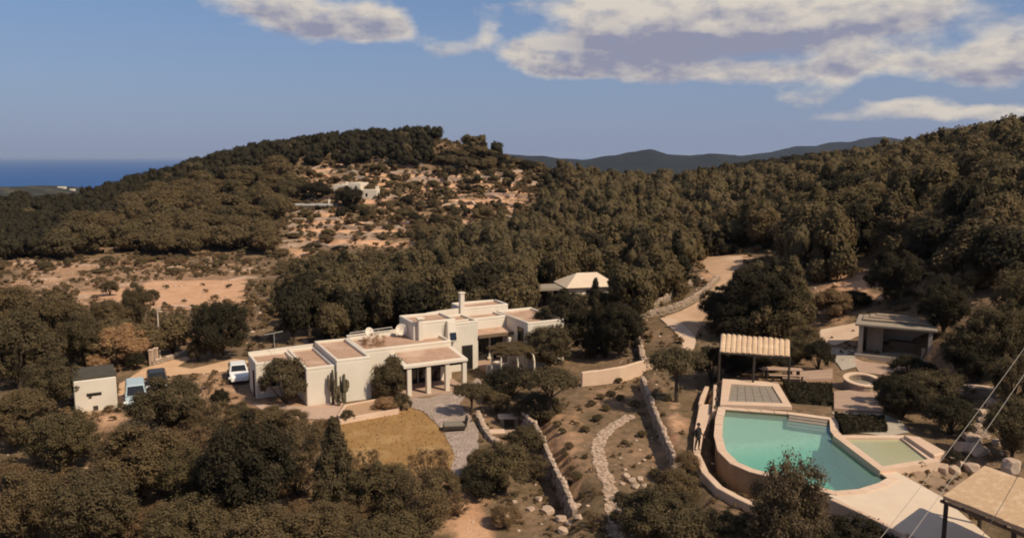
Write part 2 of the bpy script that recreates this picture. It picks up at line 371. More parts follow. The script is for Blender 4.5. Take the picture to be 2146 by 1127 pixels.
def water_mat(name, dens, col, tint, ab, abc):
    m = bpy.data.materials.new(name); m.use_nodes = True; nt = m.node_tree; nt.nodes.clear(); o = nd(nt, 'ShaderNodeOutputMaterial')
    tr = nd(nt, 'ShaderNodeBsdfTransparent'); tr.inputs[0].default_value = (*tint, 1); gl = nd(nt, 'ShaderNodeBsdfGlossy'); gl.inputs['Roughness'].default_value = .06
    fr = nd(nt, 'ShaderNodeFresnel'); fr.inputs[0].default_value = 1.33
    no = nd(nt, 'ShaderNodeTexNoise'); no.inputs['Scale'].default_value = 2.2; no.inputs['Detail'].default_value = 4; tc = nd(nt, 'ShaderNodeTexCoord'); nt.links.new(tc.outputs['Object'], no.inputs[0])
    bp = nd(nt, 'ShaderNodeBump'); bp.inputs['Strength'].default_value = .5; bp.inputs['Distance'].default_value = .06; nt.links.new(no.outputs[0], bp.inputs['Height'])
    nt.links.new(bp.outputs[0], gl.inputs['Normal']); nt.links.new(bp.outputs[0], fr.inputs['Normal'])
    # suspended chalk in the water gives it its own milky colour
    df = nd(nt, 'ShaderNodeBsdfDiffuse'); df.inputs[0].default_value = (*col, 1)
    m1 = nd(nt, 'ShaderNodeMixShader'); m1.inputs[0].default_value = dens; nt.links.new(tr.outputs[0], m1.inputs[1]); nt.links.new(df.outputs[0], m1.inputs[2])
    m2 = nd(nt, 'ShaderNodeMixShader'); nt.links.new(fr.outputs[0], m2.inputs[0]); nt.links.new(m1.outputs[0], m2.inputs[1]); nt.links.new(gl.outputs[0], m2.inputs[2]); nt.links.new(m2.outputs[0], o.inputs[0])
    va = nd(nt, 'ShaderNodeVolumeAbsorption'); va.inputs[0].default_value = (*abc, 1); va.inputs[1].default_value = ab; nt.links.new(va.outputs[0], o.inputs['Volume'])
    return m


M['pool_water'] = water_mat('pool_water', .30, (.33, .53, .46), (.90, .97, .95), .50, (.37, .82, .77))
M['kid_water'] = water_mat('shallow_water', .5, (.72, .70, .43), (.95, .97, .82), .4, (.85, .92, .55))


# ------------------------------------------------------------------ object helpers
def tag(o, label=None, cat=None, group=None, kind=None):
    if label: o['label'] = label
    if cat: o['category'] = cat
    if group: o['group'] = group
    if kind: o['kind'] = kind
    return o


def thing(name, label, cat, loc=(0, 0, 0), rz=0, group=None):
    o = bpy.data.objects.new(name, None); COL.objects.link(o); o.empty_display_size = .2
    o.location = loc; o.rotation_euler = (0, 0, rz); return tag(o, label, cat, group)


def link(name, me, material=None, parent=None, loc=None, rz=None):
    o = bpy.data.objects.new(name, me); COL.objects.link(o)
    if material is not None and len(me.materials) == 0: me.materials.append(material)
    if parent is not None: o.parent = parent
    if loc is not None: o.location = loc
    if rz is not None: o.rotation_euler = (0, 0, rz)
    return o


def npmesh(name, v, f, tone=None, smooth=False):
    """v (n,3); f (m,3) or (m,4) or list of arrays"""
    me = bpy.data.meshes.new(name); v = np.asarray(v, np.float32)
    fs = f if isinstance(f, list) else [f]; fs = [np.asarray(a, np.int32) for a in fs if len(a)]
    me.vertices.add(len(v)); me.vertices.foreach_set('co', v.ravel())
    me.loops.add(sum(a.size for a in fs)); me.loops.foreach_set('vertex_index', np.concatenate([a.ravel() for a in fs]))
    tot = np.concatenate([np.full(len(a), a.shape[1], np.int32) for a in fs])
    me.polygons.add(len(tot)); me.polygons.foreach_set('loop_start', np.concatenate([[0], np.cumsum(tot)[:-1]]).astype(np.int32)); me.polygons.foreach_set('loop_total', tot)
    if smooth: me.polygons.foreach_set('use_smooth', np.ones(len(tot), bool))
    if tone is not None:
        a = me.attributes.new('tone', 'FLOAT', 'POINT'); a.data.foreach_set('value', np.asarray(tone, np.float32))
    me.update(calc_edges=True); me.validate(); return me


class MB:
    def __init__(s): s.v = []; s.f = []

    def add(s, vs, fs):
        b = len(s.v); s.v += [tuple(map(float, p)) for p in vs]; s.f += [tuple(b + i for i in q) for q in fs]; return s

    def box(s, x0, x1, y0, y1, z0, z1):
        return s.add([(x0, y0, z0), (x1, y0, z0), (x1, y1, z0), (x0, y1, z0), (x0, y0, z1), (x1, y0, z1), (x1, y1, z1), (x0, y1, z1)],
                     [(3, 2, 1, 0), (4, 5, 6, 7), (0, 1, 5, 4), (1, 2, 6, 5), (2, 3, 7, 6), (3, 0, 4, 7)])

    def hexa(s, b, t):
        return s.add(list(b) + list(t), [(3, 2, 1, 0), (4, 5, 6, 7), (0, 1, 5, 4), (1, 2, 6, 5), (2, 3, 7, 6), (3, 0, 4, 7)])

    def tube(s, pts, r, n=6, cap=True):
        rs = r if isinstance(r, (list, tuple)) else [r] * len(pts); rings = []
        pts = [Vector(p) for p in pts]
        for i, p in enumerate(pts):
            d = (pts[min(i + 1, len(pts) - 1)] - pts[max(i - 1, 0)]).normalized(); a = d.orthogonal().normalized() if abs(d.z) > .95 else d.cross(Vector((0, 0, 1))).normalized(); b = d.cross(a)
            rings.append([p + (a * math.cos(2 * math.pi * k / n) + b * math.sin(2 * math.pi * k / n)) * rs[i] for k in range(n)])
        vs = [q for ring in rings for q in ring]; fs = []
        for i in range(len(pts) - 1):
            for k in range(n): fs.append((i * n + k, i * n + (k + 1) % n, (i + 1) * n + (k + 1) % n, (i + 1) * n + k))
        if cap: fs += [tuple(range(n))[::-1], tuple((len(pts) - 1) * n + k for k in range(n))]
        return s.add(vs, fs)

    def cyl(s, x, y, z0, z1, r0, r1=None, n=12): return s.tube([(x, y, z0), (x, y, z1)], [r0, r1 if r1 is not None else r0], n)

    def prism(s, poly, z0, z1, holes=None):
        """vertical prism of a 2-D polygon; z1 may be a function"""
        n = len(poly); A = sum(poly[i][0] * poly[(i + 1) % n][1] - poly[(i + 1) % n][0] * poly[i][1] for i in range(n))
        if A < 0: poly = poly[::-1]
        f1 = z1 if callable(z1) else (lambda x, y: z1); f0 = z0 if callable(z0) else (lambda x, y: z0)
        tri = tessellate_polygon([[Vector((p[0], p[1], 0)) for p in poly]])
        vs = [(p[0], p[1], f0(*p[:2])) for p in poly] + [(p[0], p[1], f1(*p[:2])) for p in poly]; fs = [(i, (i + 1) % n, n + (i + 1) % n, n + i) for i in range(n)]
        for t in tri:
            a, b, c = [Vector(poly[i][:2]) for i in t]
            if (b - a).cross(c - a) < 0: t = t[::-1]
            fs.append((n + t[0], n + t[1], n + t[2])); fs.append((t[2], t[1], t[0]))
        return s.add(vs, fs)

    def strip(s, line, w, z0, z1, taper=1.0):
        """wall along a polyline; z0 / z1 numbers, functions of (x, y) or lists"""
        line = [np.array(p[:2], float) for p in line]; n = len(line); L = []; R = []
        for i in range(n):
            d = line[min(i + 1, n - 1)] - line[max(i - 1, 0)]; d = d / (np.hypot(*d) + 1e-9); q = np.array([-d[1], d[0]])
            L.append(line[i] + q * w / 2); R.append(line[i] - q * w / 2)

        def ev(z, i, p): return z(p[0], p[1]) if callable(z) else (z[i] if isinstance(z, (list, tuple)) else z)
        vs = []
        for i in range(n):
            a, b = ev(z0, i, line[i]), ev(z1, i, line[i])
            vs += [(*L[i], a), (*R[i], a), (*R[i], b), (*L[i], b)]
        fs = [(0, 1, 2, 3), ((n - 1) * 4 + 3, (n - 1) * 4 + 2, (n - 1) * 4 + 1, (n - 1) * 4)]
        for i in range(n - 1):
            o = i * 4
            for k in range(4): fs.append((o + (k + 1) % 4, o + k, o + 4 + k, o + 4 + (k + 1) % 4))
        return s.add(vs, fs)

    def mesh(s, name, smooth=False):
        me = bpy.data.meshes.new(name); me.from_pydata(s.v, [], s.f)
        bm = bmesh.new(); bm.from_mesh(me); bmesh.ops.recalc_face_normals(bm, faces=bm.faces); bm.to_mesh(me); bm.free()
        if smooth: me.polygons.foreach_set('use_smooth', np.ones(len(me.polygons), bool))
        return me

    def build(s, name, m, parent=None, loc=None, rz=None, smooth=False, bevel=0):
        o = link(name, s.mesh(name, smooth), m, parent, loc, rz)
        if bevel:
            b = o.modifiers.new('edge', 'BEVEL'); b.width = bevel; b.segments = 1; b.limit_method = 'ANGLE'
        return o


def resample(line, step):
    line = [np.array(p[:2], float) for p in line]; out = [line[0]]
    for a, b in zip(line[:-1], line[1:]):
        L = np.hypot(*(b - a)); n = max(1, int(round(L / step)))
        out += [a + (b - a) * (i + 1) / n for i in range(n)]
    return out


def smooth_line(line, it=2):
    p = [np.array(q[:2], float) for q in line]
    for _ in range(it):
        q = [p[0]]
        for a, b in zip(p[:-1], p[1:]): q += [a * .75 + b * .25, a * .25 + b * .75]
        p = q + [p[-1]]
    return p


def sheet(name, poly, m, off=.03, step=.8, parent=None, kind='structure', thick=0):
    """a thin layer of ground that follows the terrain"""
    poly = [tuple(p[:2]) for p in poly]
    bm = bmesh.new(); tri = tessellate_polygon([[Vector((*p, 0)) for p in poly]]); vs = [bm.verts.new((*p, 0)) for p in poly]
    for t in tri:
        try: bm.faces.new([vs[i] for i in t])
        except ValueError: pass
    xs = [p[0] for p in poly]; ys = [p[1] for p in poly]
    for ax, lo, hi in ((0, min(xs), max(xs)), (1, min(ys), max(ys))):
        k = lo + step
        while k < hi:
            co = (k, 0, 0) if ax == 0 else (0, k, 0); no = (1, 0, 0) if ax == 0 else (0, 1, 0)
            bmesh.ops.bisect_plane(bm, geom=bm.verts[:] + bm.edges[:] + bm.faces[:], plane_co=co, plane_no=no, dist=1e-5); k += step
    bmesh.ops.recalc_face_normals(bm, faces=bm.faces)
    X = np.array([v.co.x for v in bm.verts]); Y = np.array([v.co.y for v in bm.verts]); H = height(X, Y)
    for v, h in zip(bm.verts, H): v.co.z = h + off
    for f in bm.faces:
        f.normal_update()
        if f.normal.z < 0: f.normal_flip()
    me = bpy.data.meshes.new(name); bm.to_mesh(me); bm.free()
    o = link(name, me, m, parent)
    if kind: o['kind'] = kind
    return o


# ------------------------------------------------------------------ ground sheet, sea, far hills
PX_BARE = [([(0, 530), (250, 540), (560, 545), (540, 590), (300, 600), (100, 645), (0, 645)], .46),  # bare earth seen between the vegetation (photograph pixels, strength)
    ([(330, 588), (520, 582), (515, 630), (420, 648), (300, 650), (200, 640), (205, 610), (280, 600)], 1.),
    ([(0, 600), (45, 588), (60, 630), (10, 632)], 1.), ([(100, 545), (210, 560), (120, 600), (60, 588)], .55), ([(140, 610), (200, 606), (195, 650), (140, 640)], .8),
    ([(600, 440), (690, 440), (860, 470), (870, 500), (840, 520), (700, 520), (585, 545), (575, 520)], .62), ([(620, 370), (680, 340), (730, 380), (690, 400), (620, 420)], .6), ([(660, 320), (780, 330), (760, 372), (670, 368)], .35),
    ([(960, 408), (1125, 402), (1120, 420), (960, 425)], .8), ([(1075, 350), (1140, 360), (1130, 385), (1080, 378)], .6), ([(880, 360), (960, 352), (990, 385), (900, 390)], .5), ([(1040, 440), (1095, 430), (1090, 480), (1010, 490), (930, 455)], .55),
    ([(640, 345), (760, 340), (980, 350), (1090, 380), (1080, 470), (900, 480), (860, 440), (700, 430), (640, 400)], .42), ([(820, 330), (870, 320), (900, 345), (850, 360)], .4), ([(1290, 400), (1320, 395), (1330, 410), (1290, 415)], .6), ([(540, 540), (640, 520), (600, 580), (510, 570)], .35),
    ([(1475, 538), (1558, 536), (1562, 575), (1552, 612), (1515, 615), (1470, 690), (1420, 690), (1440, 648), (1492, 610), (1465, 560)], .9), ([(1715, 565), (1815, 575), (1870, 620), (1800, 640), (1705, 625)], .8), ([(1700, 625), (1800, 640), (1830, 650), (1790, 690), (1700, 690)], .5),
    ([(1080, 870), (1240, 860), (1220, 1127), (1140, 1000)], .48), ([(1215, 815), (1340, 800), (1330, 870), (1240, 870)], .42), ([(1290, 900), (1400, 930), (1420, 1010), (1310, 1000)], .38), ([(1375, 820), (1440, 830), (1415, 950)], .75), ([(1330, 940), (1410, 1000), (1340, 1060), (1300, 1000)], .3), ([(185, 865), (260, 868), (255, 930), (190, 930)], .8),
    ([(240, 800), (480, 760), (560, 860), (420, 880), (380, 790), (260, 860)], .55), ([(930, 1005), (965, 1012), (1010, 1065), (1045, 1140), (950, 1140), (930, 1070)], .95), ([(0, 1010), (40, 1000), (20, 1100), (0, 1110)], .5), ([(540, 850), (720, 830), (720, 885), (600, 900)], .6), ([(980, 820), (1000, 860), (1100, 860), (1080, 930), (1000, 930)], .35), ([(1050, 1040), (1200, 1040), (1220, 1127), (1060, 1127)], .25)]


def axis(parts):
    out = []
    for a, b, s in parts: out += list(np.arange(a, b, s))
    return np.array(out + [parts[-1][1]], float)


def build_ground():
    gx = axis([(-9000, -1800, 400), (-1800, -600, 40), (-600, -220, 12), (-220, -84, 2.5), (-84, -60, 1.2), (-60, 50, .6), (50, 220, 2.2), (220, 600, 12), (600, 2000, 60), (2000, 12000, 600)])
    gy = axis([(-4000, -100, 300), (-100, 26, 6), (26, 92, .6), (92, 180, 1.4), (180, 290, .62), (290, 400, 2.2), (400, 800, 12), (800, 2800, 50), (2800, 8000, 300)])
    X, Y = np.meshgrid(gx, gy); x, y = X.ravel(), Y.ravel(); z = height(x, y)
    nx, ny = len(gx), len(gy); i = np.arange(nx * ny).reshape(ny, nx)
    f = np.stack([i[:-1, :-1], i[:-1, 1:], i[1:, 1:], i[1:, :-1]], -1).reshape(-1, 4)
    me = npmesh('ground', np.stack([x, y, z], 1), f, smooth=True)
    bare = np.zeros(len(x))
    for pl, s in PX_BARE:
        w = np.array(G2(pl)); lo, hi = w.min(0) - 8, w.max(0) + 8; k = (x > lo[0]) & (x < hi[0]) & (y > lo[1]) & (y < hi[1])
        if k.any():
            d = distpoly(x[k], y[k], w); d = np.where(inpoly(x[k], y[k], w), -d, d); e = 1.2 + .010 * np.mean(w[:, 1])
            bare[k] = np.maximum(bare[k], s * (1 - sst(-e, e, d + 1.2 * e * fbm(x[k] / 3, y[k] / 3, 21))))
    k = (x > -80) & (x < 30) & (y > 170) & (y < 300); st = hill_step(x[k], y[k], tps(x[k], y[k]))[1]; vn = vnoise(x[k] / 7, y[k] / 7, 71); bare[k] = np.clip(bare[k] * .68 + st * (vn > .36) * .62, 0, 1)
    a = me.attributes.new('bare', 'FLOAT', 'POINT'); a.data.foreach_set('value', bare.astype(np.float32))
    m = bpy.data.materials.new('earth'); m.use_nodes = True; nt = m.node_tree; b = nt.nodes['Principled BSDF']; b.inputs['Roughness'].default_value = 1; b.inputs['Specular IOR Level'].default_value = .08
    at = nd(nt, 'ShaderNodeAttribute', attribute_name='bare'); tc = nd(nt, 'ShaderNodeTexCoord')

    def N(s, d=7, r=.65):
        n = nd(nt, 'ShaderNodeTexNoise'); n.inputs['Scale'].default_value = s; n.inputs['Detail'].default_value = d; n.inputs['Roughness'].default_value = r; nt.links.new(tc.outputs['Object'], n.inputs[0]); return n.outputs[0]
    scrub = mixc(nt, mth(nt, 'MULTIPLY_ADD', N(.5), 4, -1.5, clamp=True), (.115, .080, .044), (.225, .146, .085))
    scrub = mixc(nt, mth(nt, 'MULTIPLY_ADD', N(.11), 4, -1.75, clamp=True), scrub, (.31, .19, .115))
    scrub = mixc(nt, mth(nt, 'MULTIPLY_ADD', N(2.2), 3, -1.3, clamp=True), scrub, (.075, .058, .032))
    dirt = mixc(nt, mth(nt, 'MULTIPLY_ADD', N(.4), 4, -1.5, clamp=True), (.50, .275, .155), (.60, .36, .22))
    dirt = mixc(nt, mth(nt, 'MULTIPLY_ADD', N(3.0), 4, -2.2, clamp=True), dirt, (.29, .17, .095))
    f_ = mth(nt, 'ADD', at.outputs['Fac'], mth(nt, 'MULTIPLY', mth(nt, 'SUBTRACT', N(1.1), .5), 1.1)); f_ = mth(nt, 'MULTIPLY_ADD', f_, 2.5, -.85, clamp=True)
    # beyond the valley the land is wooded all over
    sepn = nd(nt, 'ShaderNodeSeparateXYZ'); geo = nd(nt, 'ShaderNodeNewGeometry'); nt.links.new(geo.outputs['Position'], sepn.inputs[0])
    near = mixc(nt, f_, scrub, dirt)
    farw = mth(nt, 'MULTIPLY_ADD', sepn.outputs[1], 1 / 150, -300 / 150, clamp=True)
    farc = mixc(nt, mth(nt, 'MULTIPLY_ADD', N(.02, 9, .7), 6, -2.9, clamp=True), (.030, .029, .018), (.10, .08, .045))
    nt.links.new(mixc(nt, farw, near, farc), b.inputs['Base Color'])
    bp = nd(nt, 'ShaderNodeBump'); bp.inputs['Strength'].default_value = .7; bp.inputs['Distance'].default_value = .15; nt.links.new(N(2.6), bp.inputs['Height']); nt.links.new(bp.outputs[0], b.inputs['Normal'])
    o = link('ground', me, m); o['kind'] = 'structure'


build_ground()
SEA_Z = -118.


def build_sea():
    g = np.array([-90000, -30000, -12000, -6000, -3000, 0, 3000, 6000, 12000, 30000, 90000.]); gy = np.array([-20000, -5000, 0, 1000, 2500, 4000, 7000, 12000, 25000, 60000, 110000.])
    X, Y = np.meshgrid(g, gy); i = np.arange(X.size).reshape(X.shape); f = np.stack([i[:-1, :-1], i[:-1, 1:], i[1:, 1:], i[1:, :-1]], -1).reshape(-1, 4)
    me = npmesh('sea', np.stack([X.ravel(), Y.ravel(), np.full(X.size, SEA_Z)], 1), f)
    m = mat('sea_water', (.008, .066, .22), (.010, .078, .245), .002, .6, 0, spec=.08); b = m.node_tree.nodes['Principled BSDF']
    o = link('sea', me, m); o['kind'] = 'structure'


build_sea()


def build_far_hills():
    # crest line as seen: pixel x, pixel y of the crest, at a distance
    for name, dist, crest, seed in (('far_hills', 3300, [(900, 335), (1050, 327), (1120, 331), (1230, 335), (1310, 327), (1365, 316), (1410, 324), (1460, 326), (1500, 322), (1560, 326), (1640, 332), (1800, 336), (2000, 345), (2400, 350)], 5),
                                    ('far_mountain', 4600, [(1200, 352), (1400, 345), (1540, 330), (1640, 317), (1680, 305), (1720, 309), (1790, 297), (1840, 289), (1880, 292), (1940, 303), (2050, 312), (2200, 322), (2500, 330), (3000, 335)], 6)):
        cx = np.array([aty(a, b, dist)[0] for a, b in crest]); cz = np.array([aty(a, b, dist)[2] for a, b in crest])
        gx = np.linspace(cx[0] - 900, cx[-1], 260); gy = np.linspace(-1, 1, 46)
        X, T = np.meshgrid(gx, gy); hgt = np.interp(X, cx, cz, left=-150) - SEA_Z
        hgt = np.where(X < cx[0], hgt * np.exp(-((X - cx[0]) / 500) ** 2), hgt)
        Yv = dist + T * 900 + 120 * np.sin(X / 700)
        prof = np.exp(-(T * 1.9) ** 2); ridg = 1 + .16 * fbm(X / 260, T * 3.2, seed) * (np.abs(T) > .04)
        Zv = SEA_Z - 12 + (hgt + 12) * prof * ridg + fbm(X / 60, T * 12, seed + 3) * 5 * prof
        i = np.arange(X.size).reshape(X.shape); f = np.stack([i[:-1, :-1], i[:-1, 1:], i[1:, 1:], i[1:, :-1]], -1).reshape(-1, 4)
        me = npmesh(name, np.stack([X.ravel(), Yv.ravel(), Zv.ravel()], 1), f, smooth=True)
        o = link(name, me, mat(name + '_woods', (.014, .0165, .0165), (.028, .029, .025), .012, 1, 0, spec=.05, c3=(.020, .022, .020))); o['kind'] = 'structure'


build_far_hills()


# ------------------------------------------------------------------ paths, road, drive, patio, lawn
PATHS = {}


def build_paths():
    road = smooth_line(G2([(1478, 538), (1557, 536)]), 0) + smooth_line(G2([(1556, 575), (1540, 610), (1514, 618), (1486, 648), (1462, 690), (1450, 736)]), 1) + smooth_line(G2([(1425, 742), (1432, 700), (1415, 680), (1380, 668), (1440, 648), (1492, 610), (1503, 585), (1470, 558)]), 1)
    sheet('road', road, mat('pale_dirt_road', (.56, .36, .225), (.42, .26, .16), .6, .97, .6, 4, .05, c3=(.62, .42, .275)), .04, 1.2)
    drive = G2([(246, 850), (250, 805), (300, 773), (388, 747), (398, 752), (372, 768), (402, 773), (492, 752), (520, 756), (520, 775), (440, 782), (380, 785), (345, 792), (290, 806), (268, 850)])
    sheet('driveway', drive, mat('orange_gravel', (.62, .40, .24), (.53, .33, .19), .6, .97, .3, 7, .05, c3=(.66, .45, .29)), .04, .9)
    patio = P2([(856, 834), (900, 832), (975, 808), (1000, 790), (1012, 800), (985, 822), (962, 845), (985, 872), (1003, 905), (1003, 940), (985, 1005), (958, 1015), (944, 988), (953, 955), (927, 900), (886, 861), (862, 854)], 0)
    m = mat('pinkish_cobbles', (.43, .33, .27), (.33, .25, .20), 3.4, .95, .5, 5, .1, c3=(.50, .39, .32), detail=4)
    nt = m.node_tree; b = nt.nodes['Principled BSDF']; vo = nd(nt, 'ShaderNodeTexVoronoi', feature='DISTANCE_TO_EDGE'); vo.inputs['Scale'].default_value = 4; tc = nd(nt, 'ShaderNodeTexCoord'); nt.links.new(tc.outputs['Object'], vo.inputs[0])
    j = mth(nt, 'MULTIPLY', vo.outputs[0], 9, clamp=True); src = b.inputs['Base Color'].links[0].from_socket
    nt.links.new(mixc(nt, j, (.2, .15, .115), src), b.inputs['Base Color'])
    sheet('patio', patio, m, .05, .8)
    lawn = P2([(700, 893), (712, 884), (800, 868), (838, 858), (862, 855), (886, 863), (927, 902), (953, 957), (944, 988), (900, 1000), (820, 1000), (740, 985), (690, 950), (688, 910)], 0)
    sheet('lawn', lawn, mat('parched_lawn', (.37, .21, .08), (.27, .16, .07), 1.6, 1, .8, 26, .02, c3=(.43, .27, .125)), .06, .8)
    front = P2([(528, 845), (560, 848), (644, 852), (697, 844), (720, 846), (702, 880), (640, 878), (560, 868)], 0)
    sheet('front_path', front, mat('pink_gravel', (.52, .36, .27), (.44, .30, .22), 1.5, .97, .3, 12, .05), .05, .8)
    low = G2([(925, 1005), (965, 1015), (1010, 1070), (1040, 1140), (960, 1140), (930, 1070)])
    PATHS['hole'] = [road, drive, patio, lawn, front, low]


build_paths()


# ------------------------------------------------------------------ the villa
TH = math.radians(27); VO = (-16.58, 62.92)


def vw(u, v): return (VO[0] + u * math.cos(TH) - v * math.sin(TH), VO[1] + u * math.sin(TH) + v * math.cos(TH))


def block(parent, u0, u1, v0, v1, h, name='wing', z0=-.4, t=.24, par=.28, wallm='plaster', roofm='gravel_roof', label=None):
    """white walls with a parapet, the roof surface sunk behind it"""
    m = MB()
    m.box(u0, u1, v0, v1, z0, h - par)
    rj = lambda: random.uniform(-.025, .025)
    for (a, b, c, d) in ((u0, u1, v0, v0 + t), (u0, u1, v1 - t, v1), (u0, u0 + t, v0 + t, v1 - t), (u1 - t, u1, v0 + t, v1 - t)):
        q = [(a, c), (b, c), (b, d), (a, d)]; j = [rj() for _ in range(4)]
        m.hexa([(x, y, h - par) for x, y in q], [(x, y, h + k) for (x, y), k in zip(q, j)])
    w = m.build(name, M[wallm], parent, bevel=.05)
    if label: w['label'] = label
    r = MB().box(u0 + t + .002, u1 - t - .002, v0 + t + .002, v1 - t - .002, h - par - .06, h - par + .05).build('roof', M[roofm], w)
    return w


def opening(parent, axis_, at, a0, a1, z0, z1, out=-1, kind='window', fm='darkwood', bars=1):
    """a framed dark opening on a wall plane: axis 'v' = wall facing -v at v=at, axis 'u' = wall facing -u at u=at"""
    fr = MB(); t = .09; d0, d1 = at + out * .05, at - out * .02
    lo, hi = min(d0, d1), max(d0, d1)
    bx = (lambda m, p0, p1, q0, q1, e0, e1: m.box(p0, p1, e0, e1, q0, q1)) if axis_ == 'v' else (lambda m, p0, p1, q0, q1, e0, e1: m.box(e0, e1, p0, p1, q0, q1))
    bx(fr, a0, a0 + t, z0, z1, lo, hi); bx(fr, a1 - t, a1, z0, z1, lo, hi); bx(fr, a0 + t, a1 - t, z1 - t, z1, lo, hi); bx(fr, a0 + t, a1 - t, z0, z0 + t, lo, hi)
    for k in range(bars):
        c = a0 + (a1 - a0) * (k + 1) / (bars + 1); bx(fr, c - .03, c + .03, z0 + t, z1 - t, lo + .004, hi - .004)
    f = fr.build(kind, M[fm], parent)
    g = MB(); bx(g, a0 + t * .5, a1 - t * .5, z0 + t * .5, z1 - t * .5, at + min(out * .015, 0) - (.0 if out < 0 else -.0), at + max(out * .015, 0) + .002)
    g.build('pane', M['glass'], f)
    if kind == 'window':
        s = MB(); bx(s, a0 - .06, a1 + .06, z0 - .09, z0 - .004, min(at, at + out * .12), max(at, at + out * .12) - .0); s.build('sill', M['plaster2'], f)
    return f


def build_villa():
    V = thing('villa', 'long low cream villa of stepped flat roofed blocks with a columned porch', 'house', (*VO, 0), TH)
    block(V, -3.3, -.02, 3.9, 7.3, 3.05)
    # divider and the block that comes forward
    block(V, 0, 2.38, 0, 7.2, 3.15)
    block(V, 2.4, 5.3, -.28, 7.25, 3.62)
    b3 = block(V, 5.32, 13.5, 2.0, 7.3, 3.62)
    b4 = block(V, 10.8, 15.0, 4.5, 8.4, 5.0, z0=3.0)
    block(V, 13.52, 17.3, 4.5, 8.35, 4.62)
    block(V, 15.02, 21.0, 6.0, 9.4, 4.5, z0=-.2)
    block(V, 21.02, 25.0, 1.5, 8.2, 4.62)
    block(V, 17.5, 22.5, 8.5, 11.5, 5.15, z0=-.2)
    # buttress with the niche
    m = MB(); u0, u1 = 13.9, 14.9
    m.hexa([(u0, 3.75, 3.0), (u1, 3.75, 3.0), (u1, 4.5, 3.0), (u0, 4.5, 3.0)], [(u0 + .1, 4.15, 4.9), (u1 - .1, 4.15, 4.9), (u1 - .1, 4.5, 4.9), (u0 + .1, 4.5, 4.9)])
    bt = m.build('buttress', M['plaster'], V, bevel=.06)
    MB().hexa([(14.15, 3.70, 3.2), (14.75, 3.70, 3.2), (14.75, 3.9, 3.2), (14.15, 3.9, 3.2)], [(14.15, 3.84, 3.85), (14.75, 3.84, 3.85), (14.75, 4.04, 3.85), (14.15, 4.04, 3.85)]).build('niche', M['glass'], bt)  # solid dark block, the shade of the opening put into its colour
    # porch: sloping slab on four square columns
    m = MB(); m.hexa([(7.7, -1.55, 2.48), (13.55, -1.55, 2.48), (13.55, 1.99, 2.80), (7.7, 1.99, 2.80)], [(7.7, -1.55, 2.74), (13.55, -1.55, 2.74), (13.55, 1.99, 3.06), (7.7, 1.99, 3.06)])
    p = m.build('porch_roof', M['plaster'], V, bevel=.03)
    MB().hexa([(8.15, -1.1, 2.7), (13.1, -1.1, 2.7), (13.1, 1.9, 2.97), (8.15, 1.9, 2.97)], [(8.15, -1.1, 2.82), (13.1, -1.1, 2.82), (13.1, 1.9, 3.085), (8.15, 1.9, 3.085)]).build('roof', M['gravel_roof'], p)
    MB().box(7.9, 13.4, -1.32, -1.1, 2.24, 2.475).build('beam', M['darkwood'], p)
    for u in (8.25, 9.98, 11.7, 13.3):
        c = MB().box(u - .2, u + .2, -1.42, -1.02, -.1, 2.47).build('column', M['plaster'], V, bevel=.04)
    MB().box(7.7, 13.55, -1.6, 1.99, -.15, .06).build('porch_floor', M['plank'], V)
    opening(V, 'v', 2.0, 7.8, 10.2, .08, 2.4, kind='door', bars=2); opening(V, 'v', 2.0, 10.3, 12.4, .08, 2.4, kind='door', bars=1)  # doors made wide and dark, putting the porch's deep shade into colour
    # left end of the house and its slit door
    opening(V, 'u', -3.3, 4.5, 5.2, .0, 2.2, kind='door', bars=0)
    opening(V, 'v', 3.9, -2.3, -1.3, .9, 2.1)
    # passage door right of the porch
    opening(V, 'v', 4.5, 15.6, 16.7, .0, 2.35, kind='door', bars=0)
    # covered patio
    s = MB().hexa([(17.3, 4.35, 2.98), (20.98, 4.35, 2.98), (20.98, 5.99, 3.2), (17.3, 5.99, 3.2)], [(17.3, 4.35, 3.2), (20.98, 4.35, 3.2), (20.98, 5.99, 3.42), (17.3, 5.99, 3.42)]).build('patio_roof', M['gravel_roof'], V)
    MB().box(17.31, 20.98, 4.3, 4.347, 2.9, 3.22).build('fascia', M['wood'], s)
    opening(V, 'v', 6.0, 17.6, 19.1, .3, 2.5, kind='door', bars=1); opening(V, 'v', 6.0, 19.3, 20.6, .3, 2.5, kind='door', bars=1)
    MB().box(17.3, 21.0, 2.6, 5.99, -.3, .3).build('patio_floor', M['plank'], V)
    MB().box(17.2, 19.5, 2.35, 2.59, -.3, .75).build('low_wall', M['plaster'], V, bevel=.04)
    MB().box(20.0, 20.3, 3.4, 3.7, .31, 2.88).build('column', M['plaster'], V, bevel=.03)
    opening(V, 'u', 21.02, 2.3, 3.5, 2.3, 3.9, bars=0); opening(V, 'v', 1.5, 22, 23.4, 1.2, 2.6)
    # chimneys
    m = MB().box(11.15, 11.6, 4.05, 4.498, 2.9, 5.3); c = m.build('chimney', M['plaster'], V, bevel=.03); MB().box(11.03, 11.72, 3.93, 4.62, 5.36, 5.47).box(11.22, 11.52, 4.12, 4.42, 5.29, 5.37).build('cap', M['plaster2'], c)
    c = MB().box(17.15, 17.6, 8.35, 8.8, 4.2, 6.6).build('chimney', M['plaster'], V, bevel=.03); MB().box(17.08, 17.67, 8.28, 8.87, 6.603, 6.7).build('cap', M['plaster2'], c)
    # raised parapets at the back, uneven as built by hand
    MB().strip([(13.6, 8.55), (15.0, 8.6), (17.0, 8.6)], .25, 4.5, [4.95, 5.05, 5.12]).build('back_parapet', M['plaster'], V)
